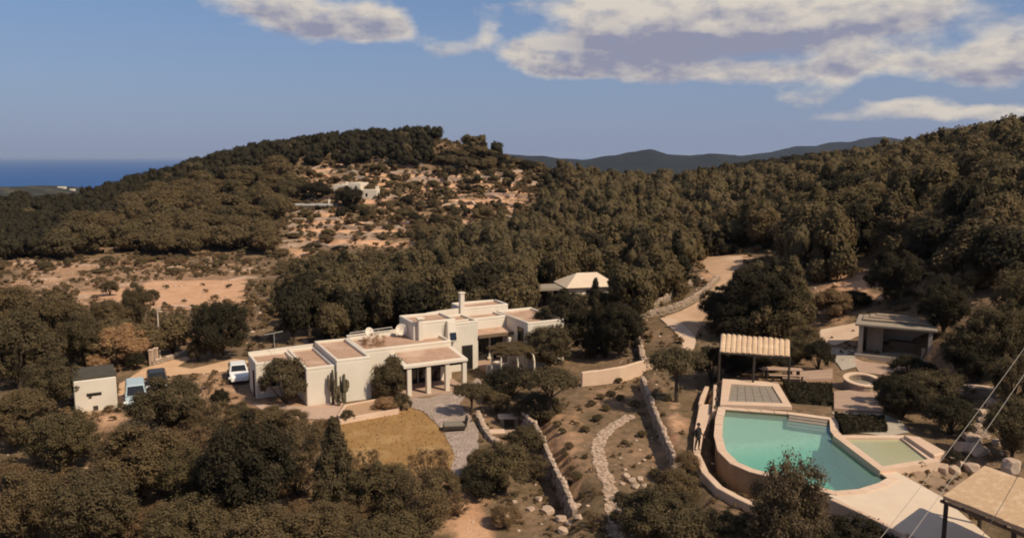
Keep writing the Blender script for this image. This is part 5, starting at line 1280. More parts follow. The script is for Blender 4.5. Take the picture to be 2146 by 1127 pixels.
def tree(name, label, cat, key, x, y, z, w, h, fm, group=None, rz=None, idx=None):
    cm, tm = (PROTO[key][idx] if idx is not None else random.choice(PROTO[key]))
    T = thing(name, label, cat, (x, y, z), random.uniform(0, 6.28) if rz is None else rz, group); T.scale = (w, w, h)
    tr = bpy.data.objects.new('trunk', tm); COL.objects.link(tr); tr.parent = T
    c = bpy.data.objects.new('crown', cm); COL.objects.link(c); c.parent = T
    if fm != 'f_pine': c.material_slots[0].link = 'OBJECT'; c.material_slots[0].material = M[fm]
    return T


CLEAR = [([(0, 545), (205, 540), (330, 535), (545, 540), (560, 575), (520, 635), (430, 648), (320, 650), (205, 645), (100, 615), (0, 590)], 150), ([(0, 592), (50, 588), (58, 630), (0, 632)], 130), ([(600, 442), (690, 440), (860, 472), (865, 498), (840, 518), (700, 518), (585, 540)], 215),
         ([(618, 420), (690, 385), (800, 383), (800, 415), (740, 420), (690, 438), (618, 438)], 240), ([(245, 790), (310, 765), (400, 743), (520, 748), (520, 800), (400, 790), (245, 860)], 82), ([(515, 735), (660, 705), (840, 655), (1010, 618), (1150, 642), (1100, 760), (990, 800), (640, 860), (518, 830)], 84.5),
         ([(1130, 580), (1180, 590), (1230, 574), (1280, 580), (1275, 600), (1190, 612), (1130, 615)], 104), ([(1472, 535), (1558, 535), (1560, 575), (1552, 612), (1520, 616), (1458, 735), (1420, 740), (1330, 668), (1400, 648), (1500, 588)], 119), ([(1712, 566), (1815, 575), (1868, 618), (1800, 640), (1705, 680)], 104),
         ([(1500, 698), (1665, 700), (1790, 655), (1935, 655), (1955, 755), (2100, 815), (2100, 960), (2146, 1000), (2146, 1127), (1480, 1127), (1480, 790)], 76), ([(860, 790), (980, 800), (1200, 730), (1340, 690), (1480, 740), (1480, 1127), (860, 1127)], 78), ([(0, 320), (340, 320), (330, 343), (180, 385), (0, 385)], 1e9), ([(60, 390), (160, 390), (150, 400), (60, 404)], 1e9),
         ([(930, 270), (965, 270), (965, 318), (930, 318)], 1e9), ([(960, 408), (1125, 402), (1120, 418), (960, 424)], 245), ([(150, 780), (250, 780), (250, 865), (150, 865)], 64), ([(206, 688), (310, 688), (312, 755), (206, 755)], 73)]
FILL = []
LIGHT = [G2([(1470, 536), (1560, 536), (1562, 612), (1470, 690), (1380, 668), (1440, 648)]), G2([(1712, 566), (1815, 575), (1870, 620), (1830, 650), (1700, 690)]), G2([(1700, 690), (1800, 676), (1900, 760), (1800, 790)]), [(6, 97), (13, 97), (13, 106), (6, 106)]]


def fill_trees():
    pts = []; y = 72.
    while y < 420:
        s = 3.5 if y < 130 else (4.0 if y < 220 else 4.6)
        xs = np.arange(-.70 * y - 6, .70 * y + 6, s); pts += [(x + random.uniform(-.42, .42) * s, y + random.uniform(-.42, .42) * s) for x in xs + random.uniform(0, s)]; y += s * .92
    A = np.array(pts); Z = height(A[:, 0], A[:, 1]); rows = []
    T_ = np.linspace(.12, .97, 44); vis = np.ones(len(A), bool)
    for i in range(0, len(A), 4000):
        a = A[i:i + 4000]; z = Z[i:i + 4000] + 4.5; g = height(a[:, :1] * T_, a[:, 1:] * T_); ln = CAMH + (z[:, None] - CAMH) * T_; vis[i:i + 4000] = ~(g > ln + .3).any(1)
    Pl = lambda cx, cy, p: bool(inpoly(np.array([cx]), np.array([cy]), p)[0])
    ridge = [(-90, 400), (150, 400), (400, 340), (520, 298), (640, 268), (940, 262), (945, 336), (620, 340), (450, 374), (300, 416), (180, 462), (105, 520), (-90, 528)]; bush = [(80, 515), (105, 490), (180, 440), (300, 390), (450, 350), (600, 335), (628, 400), (600, 492), (570, 515), (350, 516)]
    slope = [(600, 320), (950, 315), (1050, 312), (1190, 360), (1120, 410), (1095, 470), (1000, 500), (860, 515), (570, 550), (625, 400)]; field = [(-90, 495), (80, 512), (350, 512), (570, 510), (650, 528), (560, 600), (520, 650), (400, 670), (-90, 640)]
    for (x, y), z, v in zip(A, Z, vis):
        if not v: continue
        cx, cy = proj(x, y, z + 2.5); cx += 26 * float(fbm(np.array([x / 9]), np.array([y / 9]), 41)[0]); cy += 14 * float(fbm(np.array([x / 9]), np.array([y / 9]), 47)[0])
        if cx < -60 or cx > 2210 or cy > 800: continue
        rnd = random.random(); u = random.uniform
        if y > 318:
            if cx < 1190 or y > 405: continue
            reg = ('far', 'bush', u(4, 5.5), u(4.5, 6), 'f_dark')  # far ridge: cloud shade put into the dark leaf colour
        elif Pl(cx, cy, ridge): reg = ('ridge', 'pine', u(4.4, 6.0), u(4.6, 6.4), 'f_dark' if rnd < .94 else 'f_bush')  # dark leaves on the ridge stand in for a cloud's shadow
        elif Pl(cx, cy, bush):
            if random.random() > .62: continue
            reg = ('bushhill', 'bush' if rnd < .45 else 'pine', u(5.2, 9.2), u(4.0, 7.2), random.choice(['f_olive', 'f_olive', 'f_olive', 'f_pine', 'f_bush']))
        elif Pl(cx, cy, slope):
            if rnd > .86: continue
            reg = ('hillside', 'bush', u(1.8, 4.2), u(1.3, 3.6), random.choice(['f_bush', 'f_olive', 'f_olive', 'f_pine', 'f_dark']))
        elif Pl(cx, cy, field):
            if rnd > .34: continue
            reg = ('field', 'bush', u(1.4, 3.4), u(.8, 2.1), random.choice(['f_bush', 'f_olive', 'f_olive', 'f_dry']))
        elif cx < 420 and y < 110:
            if rnd > .38: continue
            reg = ('grove', 'bush' if rnd < .3 else 'pine', u(3.4, 5.), u(3.0, 4.4), random.choice(['f_olive', 'f_olive', 'f_pine']))
        elif cx < 1150: reg = ('villawood', 'pine' if rnd < .8 else 'spire', u(3.8, 6.4), u(4.2, 7.6), random.choice(['f_pine', 'f_dark', 'f_pine', 'f_bush']))
        elif cx < 1690: reg = ('midwood', 'pine' if rnd < .75 else 'spire', u(3.8, 6.6), u(4.0, 7.8), random.choice(['f_pine', 'f_pine', 'f_pine', 'f_pine', 'f_dark', 'f_bush', 'f_bush', 'f_olive', 'f_olive']))
        elif rnd > .8: continue
        else: reg = ('rightwood', 'pine' if rnd < .62 else 'spire', u(5.2, 7.6), u(6, 9), random.choice(['f_pine', 'f_dark', 'f_bush', 'f_pine', 'f_olive']))
        rn, key, w, h, fm = reg
        # keep open ground, houses and road in view: nothing tall grows right before them
        px, pt = proj(x, y, z + h); _, pb = proj(x, y, z + h * .2); hw = w * .46 * F / y; bad = False
        if rn in ('rightwood', 'midwood', 'villawood') and any(inpoly(x - .866 * .97 * h * np.array([.25, .5, .8]), y + .5 * .97 * h * np.array([.25, .5, .8]), q).any() for q in LIGHT): continue
        for pol, thr in CLEAR:
            if y < thr and not (rn == 'hillside' and h < 2.3 and rnd < .3):
                q = [(px + hw * a, pt + (pb - pt) * b) for a in (-.95, -.5, 0, .5, .95) for b in (0, .15, .4, .7, 1)]
                if inpoly(np.array([k[0] for k in q]), np.array([k[1] for k in q]), pol).sum() >= 1: bad = True; break
        if bad: continue
        # nothing inside the villa, on the pool terrace or on a path
        if -26 < x < 8 and 60 < y < 84:
            lu = (x - VO[0]) * math.cos(TH) + (y - VO[1]) * math.sin(TH); lv = -(x - VO[0]) * math.sin(TH) + (y - VO[1]) * math.cos(TH)
            if -6 < lu < 28 and -8 < lv < 12.5: continue
        if y < 73 and 8 < x < 36: continue
        if any(inpoly(np.array([x]), np.array([y]), p)[0] for p in PATHS['hole']): continue
        FILL.append((w * F / y, rn, key, x, y, z, w, h, fm))


fill_trees()
LAB = {'ridge': ('pine', 'on the dark ridge', 'pines of the dark ridge', ((400, 'at its low seaward end'), (620, 'on its middle rise'), (780, 'left of the hill top'), (9999, 'crowning the hill top'))), 'bushhill': ('bushy tree', 'on the wooded hillside', 'bushy trees on the left hillside', ((200, 'at its left end'), (300, 'left of its middle'), (400, 'in its middle'), (500, 'right of its middle'), (9999, 'at its right end'))),
       'hillside': ('shrub', 'on the terraced hill', 'shrubs on the terraced hill', ((660, 'left of the white hill house'), (740, 'around the white hill house'), (820, 'just right of the house'), (900, 'in its middle'), (1000, 'towards its right shoulder'), (9999, 'at its far right end'))), 'field': ('shrub', 'in the dry field', 'shrubs of the dry field', ((150, 'at the left edge'), (300, 'left of the earth bank'), (9999, 'above the earth bank'))),
       'grove': ('tree', 'of the grove left of the driveway', 'trees left of the driveway', ((120, 'at the left edge'), (9999, 'near the golden tree'))), 'villawood': ('tree', 'of the wood', 'trees of the wood behind the villa', ((520, 'behind the driveway'), (660, 'behind the left blocks'), (800, 'behind the porch'), (950, 'behind the chimneys'), (9999, 'left of the guest house'))),
       'midwood': ('tree', 'above the dirt road', 'trees of the wood above the road', ((1250, 'behind the guest house'), (1400, 'left of the road'), (1560, 'at the head of the road'), (9999, 'right of the road'))), 'rightwood': ('pine', 'on the shaded slope', 'trees of the right hand slope', ((1780, 'left of the pool house'), (1880, 'above the pool house'), (1990, 'right of the pool house'), (2080, 'towards the right edge'), (9999, 'at the right edge'))), 'far': ('tree', 'of the far wooded ridge', 'trees of the far ridge', ((9999, 'below the distant hills'),))}
NAME = {'ridge': ('pine_tree', 'tree'), 'bushhill': ('bushy_tree', 'tree'), 'hillside': ('shrub', 'shrub'), 'field': ('shrub', 'shrub'), 'grove': ('bushy_tree', 'tree'), 'villawood': ('pine_tree', 'tree'), 'midwood': ('pine_tree', 'tree'), 'rightwood': ('pine_tree', 'tree'), 'far': ('pine_tree', 'tree')}
TONE = {'f_dark': 'dark', 'f_pine': 'brownish green', 'f_bush': 'deep green', 'f_olive': 'light olive', 'f_dry': 'dry tan'}


def fill_label(t):
    noun, where, g, bands = LAB[t[1]]; px, py = proj(t[3], t[4], t[5] + t[7] * .6); band = next(b for lim, b in bands if px < lim)
    size = {'pine': 'round', 'bush': 'low', 'spire': 'pointed'}[t[2]]; tall = 'tall ' if t[7] > 7.2 else 'small ' if t[7] < 2.4 else ''
    lo = ''
    if t[1] == 'rightwood': lo = ', high up' if py < 400 else ', half way up' if py < 540 else ', low down'
    elif t[1] == 'bushhill': lo = ', upper part' if py < 400 else ', middle height' if py < 460 else ', along the foot'
    elif t[1] == 'hillside': lo = ', high up' if py < 370 else ', half way up' if py < 430 else ', low down'
    if t[1] in ('bushhill', 'villawood', 'midwood') and not tall: tall = 'broad ' if t[6] > (6.1 if t[1] == 'bushhill' else 5.3) else 'slim ' if t[6] < (5.2 if t[1] == 'bushhill' else 4.6) else ''
    lab = f'{tall}{size} {TONE[t[8]]} {noun} {where}, {band}{lo}'
    if len(lab.split()) > 16: lab = lab.replace('tall ', '').replace('broad ', '').replace('slim ', '').replace('small ', '')
    if len(lab.split()) > 16: lab = lab.replace('deep ', '').replace('brownish green', 'brownish').replace('light ', '')
    return lab, g
    return f'{tall}{size} {TONE[t[8]]} {noun} {where}, {band}{lo}', g


def plant_fill():
    rest = []; used = {}
    for t in sorted(FILL, reverse=True):
        nm, ct = NAME[t[1]]
        if used.get(nm, 0) >= (178 if nm == 'shrub' else 285): rest.append(t); continue
        used[nm] = used.get(nm, 0) + 1; l, g = fill_label(t)
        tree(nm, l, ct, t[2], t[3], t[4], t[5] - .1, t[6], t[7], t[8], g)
    protos = {k: [crown_arrays(seed=i * 3 + len(k), lobes=11, cards=30, leaf=.06, z0=.06, lr=(.15, .29), core=.94, shape=s) for i in range(4)] for k, s in (('pine', 'round'), ('bush', 'dome'), ('spire', 'spire'))}
    fms = ['f_dark', 'f_pine', 'f_bush', 'f_olive', 'f_dry']; V = []; Q = []; T = []; tn = []; mi_q = []; mi_t = []; nv = 0
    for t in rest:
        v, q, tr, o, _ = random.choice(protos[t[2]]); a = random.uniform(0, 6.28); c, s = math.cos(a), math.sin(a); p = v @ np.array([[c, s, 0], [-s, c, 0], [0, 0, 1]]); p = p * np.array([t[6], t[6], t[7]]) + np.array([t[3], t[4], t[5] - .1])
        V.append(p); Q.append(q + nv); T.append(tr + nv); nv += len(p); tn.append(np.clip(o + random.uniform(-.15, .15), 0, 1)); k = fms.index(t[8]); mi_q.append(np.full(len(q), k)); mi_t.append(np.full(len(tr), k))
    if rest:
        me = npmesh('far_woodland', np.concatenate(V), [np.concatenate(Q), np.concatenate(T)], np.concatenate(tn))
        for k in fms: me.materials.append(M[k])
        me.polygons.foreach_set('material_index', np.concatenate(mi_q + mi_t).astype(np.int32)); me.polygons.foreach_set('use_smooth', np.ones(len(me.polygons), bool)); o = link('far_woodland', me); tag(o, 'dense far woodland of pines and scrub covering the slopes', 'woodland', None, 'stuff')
    print('TREES', len(FILL), used, 'rest', len(rest))


plant_fill()

NEAR = [  # centre px, base py, crown width px, height px, shape, leaves, name, label
    (35, 700, 120, 100, 'near', 'f_olive', 'bushy_tree', 'olive toned tree at the far left edge above the shed'), (118, 735, 130, 120, 'near', 'f_olive', 'bushy_tree', 'broad light olive tree up the slope behind the cream shed'), (176, 772, 90, 110, 'near', 'f_bush', 'bushy_tree', 'narrow dark tree directly behind the cream shed'),
    (45, 815, 150, 150, 'near', 'f_bush', 'bushy_tree', 'large brown green tree at the left edge level with the shed'), (112, 865, 110, 120, 'near', 'f_bush', 'bushy_tree', 'dark tree just left of the cream shed'), (50, 940, 137, 117, 'near', 'f_olive', 'bushy_tree', 'broad tree at the left edge below the shed'),
    (135, 985, 129, 117, 'near', 'f_pine', 'bushy_tree', 'dark bushy tree below the cream shed and its bare earth'), (358, 908, 150, 112, 'near', 'f_bush', 'carob_tree', 'round dark carob tree in front of the pale blue van'),
    (290, 1050, 172, 153, 'near', 'f_olive', 'bushy_tree', 'large spreading tree in front of the bare earth by the shed'), (395, 1065, 120, 126, 'near', 'f_pine', 'bushy_tree', 'loose tree between the two darkest trees of the near thicket'), (528, 1085, 190, 195, 'near', 'f_dark', 'oak_tree', 'big dark evergreen oak below the left end of the villa'),
    (195, 1140, 172, 144, 'near', 'f_bush', 'bushy_tree', 'wide tree along the bottom edge third from the left corner'), (60, 1140, 137, 144, 'near', 'f_olive', 'bushy_tree', 'tree filling the bottom left corner'), (395, 1170, 154, 117, 'near', 'f_pine', 'bushy_tree', 'tree at the bottom edge below the loose tree'),
    (550, 1190, 172, 117, 'near', 'f_olive', 'bushy_tree', 'olive toned tree at the bottom edge in front of the dark oak'), (705, 1095, 140, 200, 'nearconifer', 'f_bush', 'conifer', 'upright conifer in front of the parched lawn'), (800, 1100, 129, 126, 'near', 'f_pine', 'bushy_tree', 'tree covering the near edge of the parched lawn'),
    (680, 1175, 154, 108, 'near', 'f_olive', 'bushy_tree', 'tree at the bottom edge below the upright conifer'), (870, 1140, 150, 140, 'airy', 'f_olive', 'bushy_tree', 'thin twiggy tree near the foot of the parched lawn'), (815, 1195, 163, 108, 'near', 'f_pine', 'bushy_tree', 'tree at the bottom edge left of the trodden earth path'),
    (900, 1030, 95, 85, 'airy', 'f_dry', 'shrub', 'spiky dry shrub at the lower tip of the lawn'), (930, 1060, 70, 70, 'nearbush', 'f_olive', 'shrub', 'shrub beside the lower end of the cobbled patio'), (455, 925, 120, 80, 'airy', 'f_olive', 'shrub', 'grey twiggy shrub below the white car'), (405, 985, 120, 90, 'airy', 'f_dry', 'shrub', 'pale dry shrub below the carob tree'),
    (503, 905, 60, 60, 'nearbush', 'f_bush', 'shrub', 'small dark shrub at the near left corner of the villa'), (462, 868, 40, 52, 'nearbush', 'f_dark', 'shrub', 'small dark pointed shrub left of the villa end wall'), (560, 895, 90, 40, 'nearbush', 'f_olive', 'shrub', 'low shrub in front of the villa vine'), (630, 1000, 110, 110, 'airy', 'f_olive', 'shrub', 'airy shrub between oak and conifer'), (620, 900, 60, 40, 'nearbush', 'f_olive', 'shrub', 'low olive shrub at the front path of the villa'),
    (1058, 1030, 110, 95, 'nearbush', 'f_pine', 'shrub', 'large dark shrub mass below the lounge and patio'), (1010, 1005, 70, 60, 'nearbush', 'f_olive', 'shrub', 'olive shrub touching the cobbled patio end'), (1100, 965, 80, 70, 'nearbush', 'f_bush', 'shrub', 'shrub against the shaded face of the long terrace wall'), (1000, 1040, 90, 60, 'nearbush', 'f_dark', 'shrub', 'darkest low shrub above the trodden earth path'), (1120, 1010, 60, 60, 'airy', 'f_olive', 'shrub', 'thin shrub at the foot of the long terrace wall'),
    (1385, 1150, 170, 112, 'near', 'f_bush', 'bushy_tree', 'dark bushy tree at the bottom edge right of the stone path'), (1325, 1110, 90, 75, 'nearbush', 'f_bush', 'shrub', 'dark shrub hugging the lower stone path'), (1478, 1155, 140, 84, 'near', 'f_bush', 'bushy_tree', 'dark tree below the ledge wall of the pool'), (1420, 1050, 90, 60, 'nearbush', 'f_olive', 'shrub', 'low shrub under the point of the terrace wall'),
    (1640, 1212, 165, 238, 'airy', 'f_purple', 'plum_tree', 'airy reddish twigged tree rising in front of the pool'), (1645, 1195, 150, 196, 'near', 'f_bush', 'bushy_tree', 'dense green tree below the near side of the pool'), (1560, 1185, 150, 92, 'near', 'f_bush', 'bushy_tree', 'tree at the bottom edge below the curve of the ledge wall'), (1780, 1190, 150, 100, 'near', 'f_dark', 'bushy_tree', 'dark tree at the bottom edge below the pale deck'), (1880, 1195, 110, 70, 'nearbush', 'f_dark', 'shrub', 'dark shrub below the kerb of the pale deck'),
    (988, 868, 80, 62, 'umbrella', 'f_bush', 'clipped_tree', 'round clipped tree at the corner of the cobbled patio'), (1150, 878, 120, 100, 'umbrella', 'f_bush', 'umbrella_tree', 'flat crowned tree with a bare trunk in the middle garden'), (1125, 885, 110, 58, 'nearbush', 'f_bush', 'shrub', 'dark mounded shrub under the flat crowned tree'), (1040, 862, 60, 40, 'nearbush', 'f_olive', 'shrub', 'shrub between the porch and the stone counter'), (1068, 835, 120, 60, 'nearbush', 'f_dark', 'shrub', 'dark shrubbery below the vine pergola'),
    (1418, 842, 120, 105, 'umbrella', 'f_bush', 'umbrella_tree', 'spreading tree beside the pool ledge wall, above the bare earth triangle'), (1490, 800, 70, 70, 'nearbush', 'f_dark', 'shrub', 'dark shrub left of the canvas shelter'), (1246, 748, 74, 150, 'nearconifer', 'f_dark', 'conifer', 'tall dark conifer at the right end of the villa'), (1180, 745, 120, 115, 'near', 'f_dark', 'oak_tree', 'dark evergreen tree leaning over the right end of the villa roof'), (1300, 750, 105, 112, 'near', 'f_dark', 'oak_tree', 'dark evergreen tree right of the tall conifer'), (1150, 775, 110, 90, 'near', 'f_bush', 'bushy_tree', 'loose tree beside the right end wall of the villa'),
    (815, 832, 72, 84, 'ball', 'f_bush', 'clipped_tree', 'round clipped bush tree left of the porch'), (790, 800, 70, 95, 'airy', 'f_pale', 'flowering_tree', 'pale airy flowering tree against the villa wall'), (752, 812, 34, 40, 'nearbush', 'f_bush', 'shrub', 'little dark bush against the white villa wall'), (808, 864, 52, 32, 'nearbush', 'f_pale', 'shrub', 'pale rounded shrub at the end of the planter'), (842, 862, 40, 36, 'nearbush', 'f_bush', 'shrub', 'small dark shrub at the first porch column'), (728, 885, 30, 26, 'nearbush', 'f_bush', 'shrub', 'small dark tuft at the upper left of the lawn'), (600, 846, 100, 92, 'nearbush', 'f_bush', 'climbing_vine', 'dark climber filling the recess at the left of the villa'),
    (1188, 668, 74, 58, 'near', 'f_dark', 'oak_tree', 'dark tree hiding the left half of the pale roofed guest house'), (1272, 662, 70, 56, 'near', 'f_bush', 'oak_tree', 'tree hiding the right wall of the pale roofed guest house'), (735, 440, 62, 46, 'near', 'f_dark', 'oak_tree', 'dark round tree in front of the white hill house'), (660, 420, 74, 36, 'near', 'f_dark', 'oak_tree', 'dark tree left of the white hill house above the outbuilding'), (1535, 785, 90, 56, 'near', 'f_dark', 'shrub', 'dark shrub at the left posts of the canvas shelter'), (1595, 775, 110, 54, 'near', 'f_dark', 'shrub', 'dark shrub in the shade under the canvas shelter'), (1670, 762, 70, 56, 'near', 'f_bush', 'shrub', 'shrub at the right post of the canvas shelter'), (257, 765, 105, 82, 'near', 'f_gold', 'golden_tree', 'golden orange leaved tree behind the driveway'), (205, 775, 50, 36, 'nearbush', 'f_gold', 'shrub', 'small orange bush left of the golden tree'), (285, 775, 40, 34, 'nearbush', 'f_dark', 'shrub', 'dark bush at the foot of the golden tree'), (415, 757, 40, 42, 'nearbush', 'f_bush', 'shrub', 'round shrub where the driveway forks'), (462, 752, 115, 115, 'near', 'f_dark', 'oak_tree', 'big dark round tree behind the driveway'), (385, 722, 40, 30, 'nearbush', 'f_gold', 'shrub', 'orange tinged bush by the utility pole'), (290, 690, 60, 92, 'near', 'f_bush', 'bushy_tree', 'dark tree standing before the left end of the bare earth bank'), (230, 620, 36, 30, 'nearbush', 'f_bush', 'shrub', 'dark round bush on the top of the earth bank'), (322, 640, 30, 32, 'nearbush', 'f_bush', 'shrub', 'dark bush at the middle of the earth bank'), (235, 700, 90, 70, 'near', 'f_olive', 'bushy_tree', 'olive tree above the golden tree'), (360, 735, 60, 70, 'nearbush', 'f_olive', 'shrub', 'olive shrub behind the utility pole'), (160, 720, 70, 70, 'near', 'f_olive', 'bushy_tree', 'light tree between the slope tree and the golden tree'),
    (1545, 705, 140, 130, 'nearconifer', 'f_dark', 'pine_tree', 'left pine of the dark clump between the road and the canvas shelter'), (1600, 700, 140, 150, 'near', 'f_dark', 'pine_tree', 'middle pine of the dark clump behind the canvas shelter'), (1655, 700, 130, 150, 'nearconifer', 'f_pine', 'pine_tree', 'right pine of the dark clump behind the canvas shelter'), (1510, 690, 90, 85, 'near', 'f_dark', 'pine_tree', 'smallest dark pine of the clump beside the dirt road'), (1690, 745, 70, 60, 'nearbush', 'f_olive', 'shrub', 'olive shrub right of the canvas shelter'), (1715, 775, 60, 60, 'nearbush', 'f_dark', 'shrub', 'dark shrub below the sandy slope'), (1740, 670, 90, 60, 'nearbush', 'f_dry', 'shrub', 'dry brown shrub on the sunlit slope left of the pool house'), (1790, 640, 70, 30, 'nearbush', 'f_dark', 'shrub', 'dark shrub just behind the pool house roof'),
    (1890, 880, 110, 90, 'near', 'f_dark', 'oleander', 'dark oleander left of the cascade of rocks'), (1960, 858, 130, 78, 'near', 'f_bush', 'oleander', 'wide oleander between the pool house and the cascade'), (1990, 910, 100, 70, 'nearbush', 'f_dark', 'shrub', 'dark shrub above the stone bench'), (2120, 960, 110, 120, 'near', 'f_bush', 'oleander', 'oleander right of the cascade of rocks'), (2120, 850, 100, 100, 'near', 'f_bush', 'oleander', 'oleander behind the curved stone seat'), (2040, 800, 110, 80, 'near', 'f_dark', 'oleander', 'dark shrub mass above the curved stone seat'), (1910, 810, 90, 60, 'nearbush', 'f_dark', 'shrub', 'dark shrub below the screen wall'), (1860, 850, 60, 60, 'nearbush', 'f_dark', 'shrub', 'dark shrub between platform and oleander'), (1995, 975, 40, 30, 'nearbush', 'f_dark', 'shrub', 'small dark shrub at the foot of the cascade'), (1975, 700, 110, 110, 'near', 'f_dark', 'oak_tree', 'dark tree behind the right end of the pool house'), (2025, 790, 110, 110, 'near', 'f_bush', 'oak_tree', 'dark tree right of the pool house'), (2090, 780, 130, 140, 'near', 'f_bush', 'oak_tree', 'large tree at the right edge above the stone seat'), (2150, 720, 130, 160, 'near', 'f_pine', 'pine_tree', 'nearest pine at the right edge with bare pale twigs'), (1870, 640, 110, 120, 'near', 'f_dark', 'pine_tree', 'dark pine directly behind the pool house')]


DRY = [(180, 905, 70, 40), (225, 960, 80, 50), (20, 1040, 80, 60), (90, 1050, 60, 40), (215, 1060, 70, 60), (350, 985, 80, 60), (470, 990, 70, 60), (440, 1040, 80, 60), (345, 1120, 80, 60), (480, 1125, 90, 60), (620, 1060, 80, 80), (630, 1120, 80, 60), (745, 1120, 70, 70), (770, 1010, 60, 60), (860, 1060, 70, 50), (900, 1110, 80, 60), (150, 1090, 80, 60), (290, 1125, 70, 50), (560, 960, 70, 50), (600, 940, 60, 40), (680, 935, 60, 50), (400, 920, 60, 40), (520, 930, 60, 50), (270, 950, 60, 40), (590, 1127, 70, 50), (960, 1080, 60, 40), (1060, 1100, 60, 35), (1340, 1080, 60, 40), (1250, 1110, 50, 30), (1440, 990, 50, 40)]


CREST = [(935, 334, 30), (952, 331, 26), (968, 336, 34), (985, 330, 30), (1003, 334, 40), (1022, 337, 34), (1044, 343, 34), (948, 350, 30), (972, 356, 34), (996, 350, 30), (1020, 357, 36), (940, 366, 28), (1060, 352, 34), (1082, 350, 30), (925, 345, 30), (1105, 358, 34), (1130, 364, 36)]
TUFT = [(1168, 893), (1178, 907), (1193, 938), (1183, 957), (1198, 983), (1208, 1003), (1190, 1020), (1252, 882), (1226, 905), (1258, 836), (1296, 802), (1215, 860), (1240, 850), (1280, 830), (1300, 838), (1310, 930), (1345, 915), (1360, 960), (1375, 1000), (1225, 960), (1220, 1040), (1232, 1080), (1150, 880), (1270, 860), (1330, 850), (1390, 870), (1400, 840), (1385, 920)]


def plant_near():
    for i, (cx, by) in enumerate(TUFT):
        x, y, z = G(cx, by); q = random.uniform(.35, .8); side = 'between the long terrace wall and the stone path' if cx < 1240 else 'in the upper garden below the cream wall' if by < 865 else 'between the stone path and the pointed terrace wall'
        tree('shrub', 'low dark tuft of shrub ' + side, 'shrub', 'nearbush', x, y, z - .04, q * 1.2, q * .75, random.choice(['f_bush', 'f_pine', 'f_olive']), 'tufts of the middle garden')
    for i, (cx, by, w) in enumerate(CREST):
        x, y, z = G(cx, by); d = math.hypot(y, 20 - z); sz = w * d / F * random.uniform(.9, 1.25)
        tree('shrub', ('round dark', 'spreading olive', 'ragged green')[i % 3] + ' bush on the bare shoulder right of the hill top', 'shrub', 'bush', x, y, z - .1, sz, sz * random.uniform(.55, .8), ('f_dark', 'f_olive', 'f_bush')[i % 3], 'bushes on the shoulder of the hill')
    for i, (cx, by, w, h) in enumerate(DRY):
        x, y, z = G(cx, by); d = math.hypot(y, 20 - z); band = 'at the left corner below the shed' if cx < 250 else 'between the trees left of the dark oak' if cx < 500 else 'between the dark oak and the conifer' if cx < 700 else 'by the trodden earth path below the lawn' if cx < 1000 else 'in the rough lower garden'
        tree('shrub', ('airy dry straw coloured shrub ', 'leggy pale brown shrub ', 'low dry tan shrub ')[i % 3] + band, 'shrub', 'airy' if i % 3 < 2 else 'nearbush', x, y, z - .05, w * d / F * 1.15, h * d / F * 1.2, 'f_dry', 'dry shrubs of the near slope')
    for (cx, by, w, h, key, fm, nm, lab) in NEAR:
        x, y, z = G(cx, by); d = math.hypot(y, 20 - z) ; wm = w * d / F * 1.08; hm = h * d / F * 1.12
        tree(nm, lab, 'shrub' if nm == 'shrub' else 'tree' if nm.endswith('tree') or nm in ('conifer', 'bushy_tree') else 'plant', key, x, y, z - .05, wm, hm, fm)
    x, y, z = VINE[0]; tree('climbing_vine', 'olive brown vine spread over the pergola before the covered patio', 'plant', 'nearbush', x, y, z + 2.15, 4.6, .95, 'f_olive')
    # bleached bare branches at the right edge
    x, y, z = G(2150, 700); r = random.Random(4); T = thing('dead_tree', 'bare bleached branches reaching in at the right edge', 'tree', (x + .2, y - 4.5, hz(x + .2, y - 4.5))); MB().tube([(0, 0, -.3), (.1, 0, 3), (.0, 0, 7.0)], [.14, .1, .04], 7).build('trunk', M['deadwood'], T)
    for zz in (3.6, 4.3, 5.0, 5.8, 6.4):
        a = r.uniform(2.6, 3.7); L = r.uniform(1.2, 2.2); p = (math.cos(a) * L, math.sin(a) * L, zz + r.uniform(-.1, .5)); m = MB().tube([(.05, 0, zz), (p[0] * .5, p[1] * .5, (zz + p[2]) / 2 - .1), p], [.05, .035, .012], 5); m.tube([(p[0] * .5, p[1] * .5, (zz + p[2]) / 2 - .1), (p[0] * .9, p[1] * .5 + .3, p[2] + .5)], [.025, .008], 4); m.build('branch', M['deadwood'], T)


plant_near()


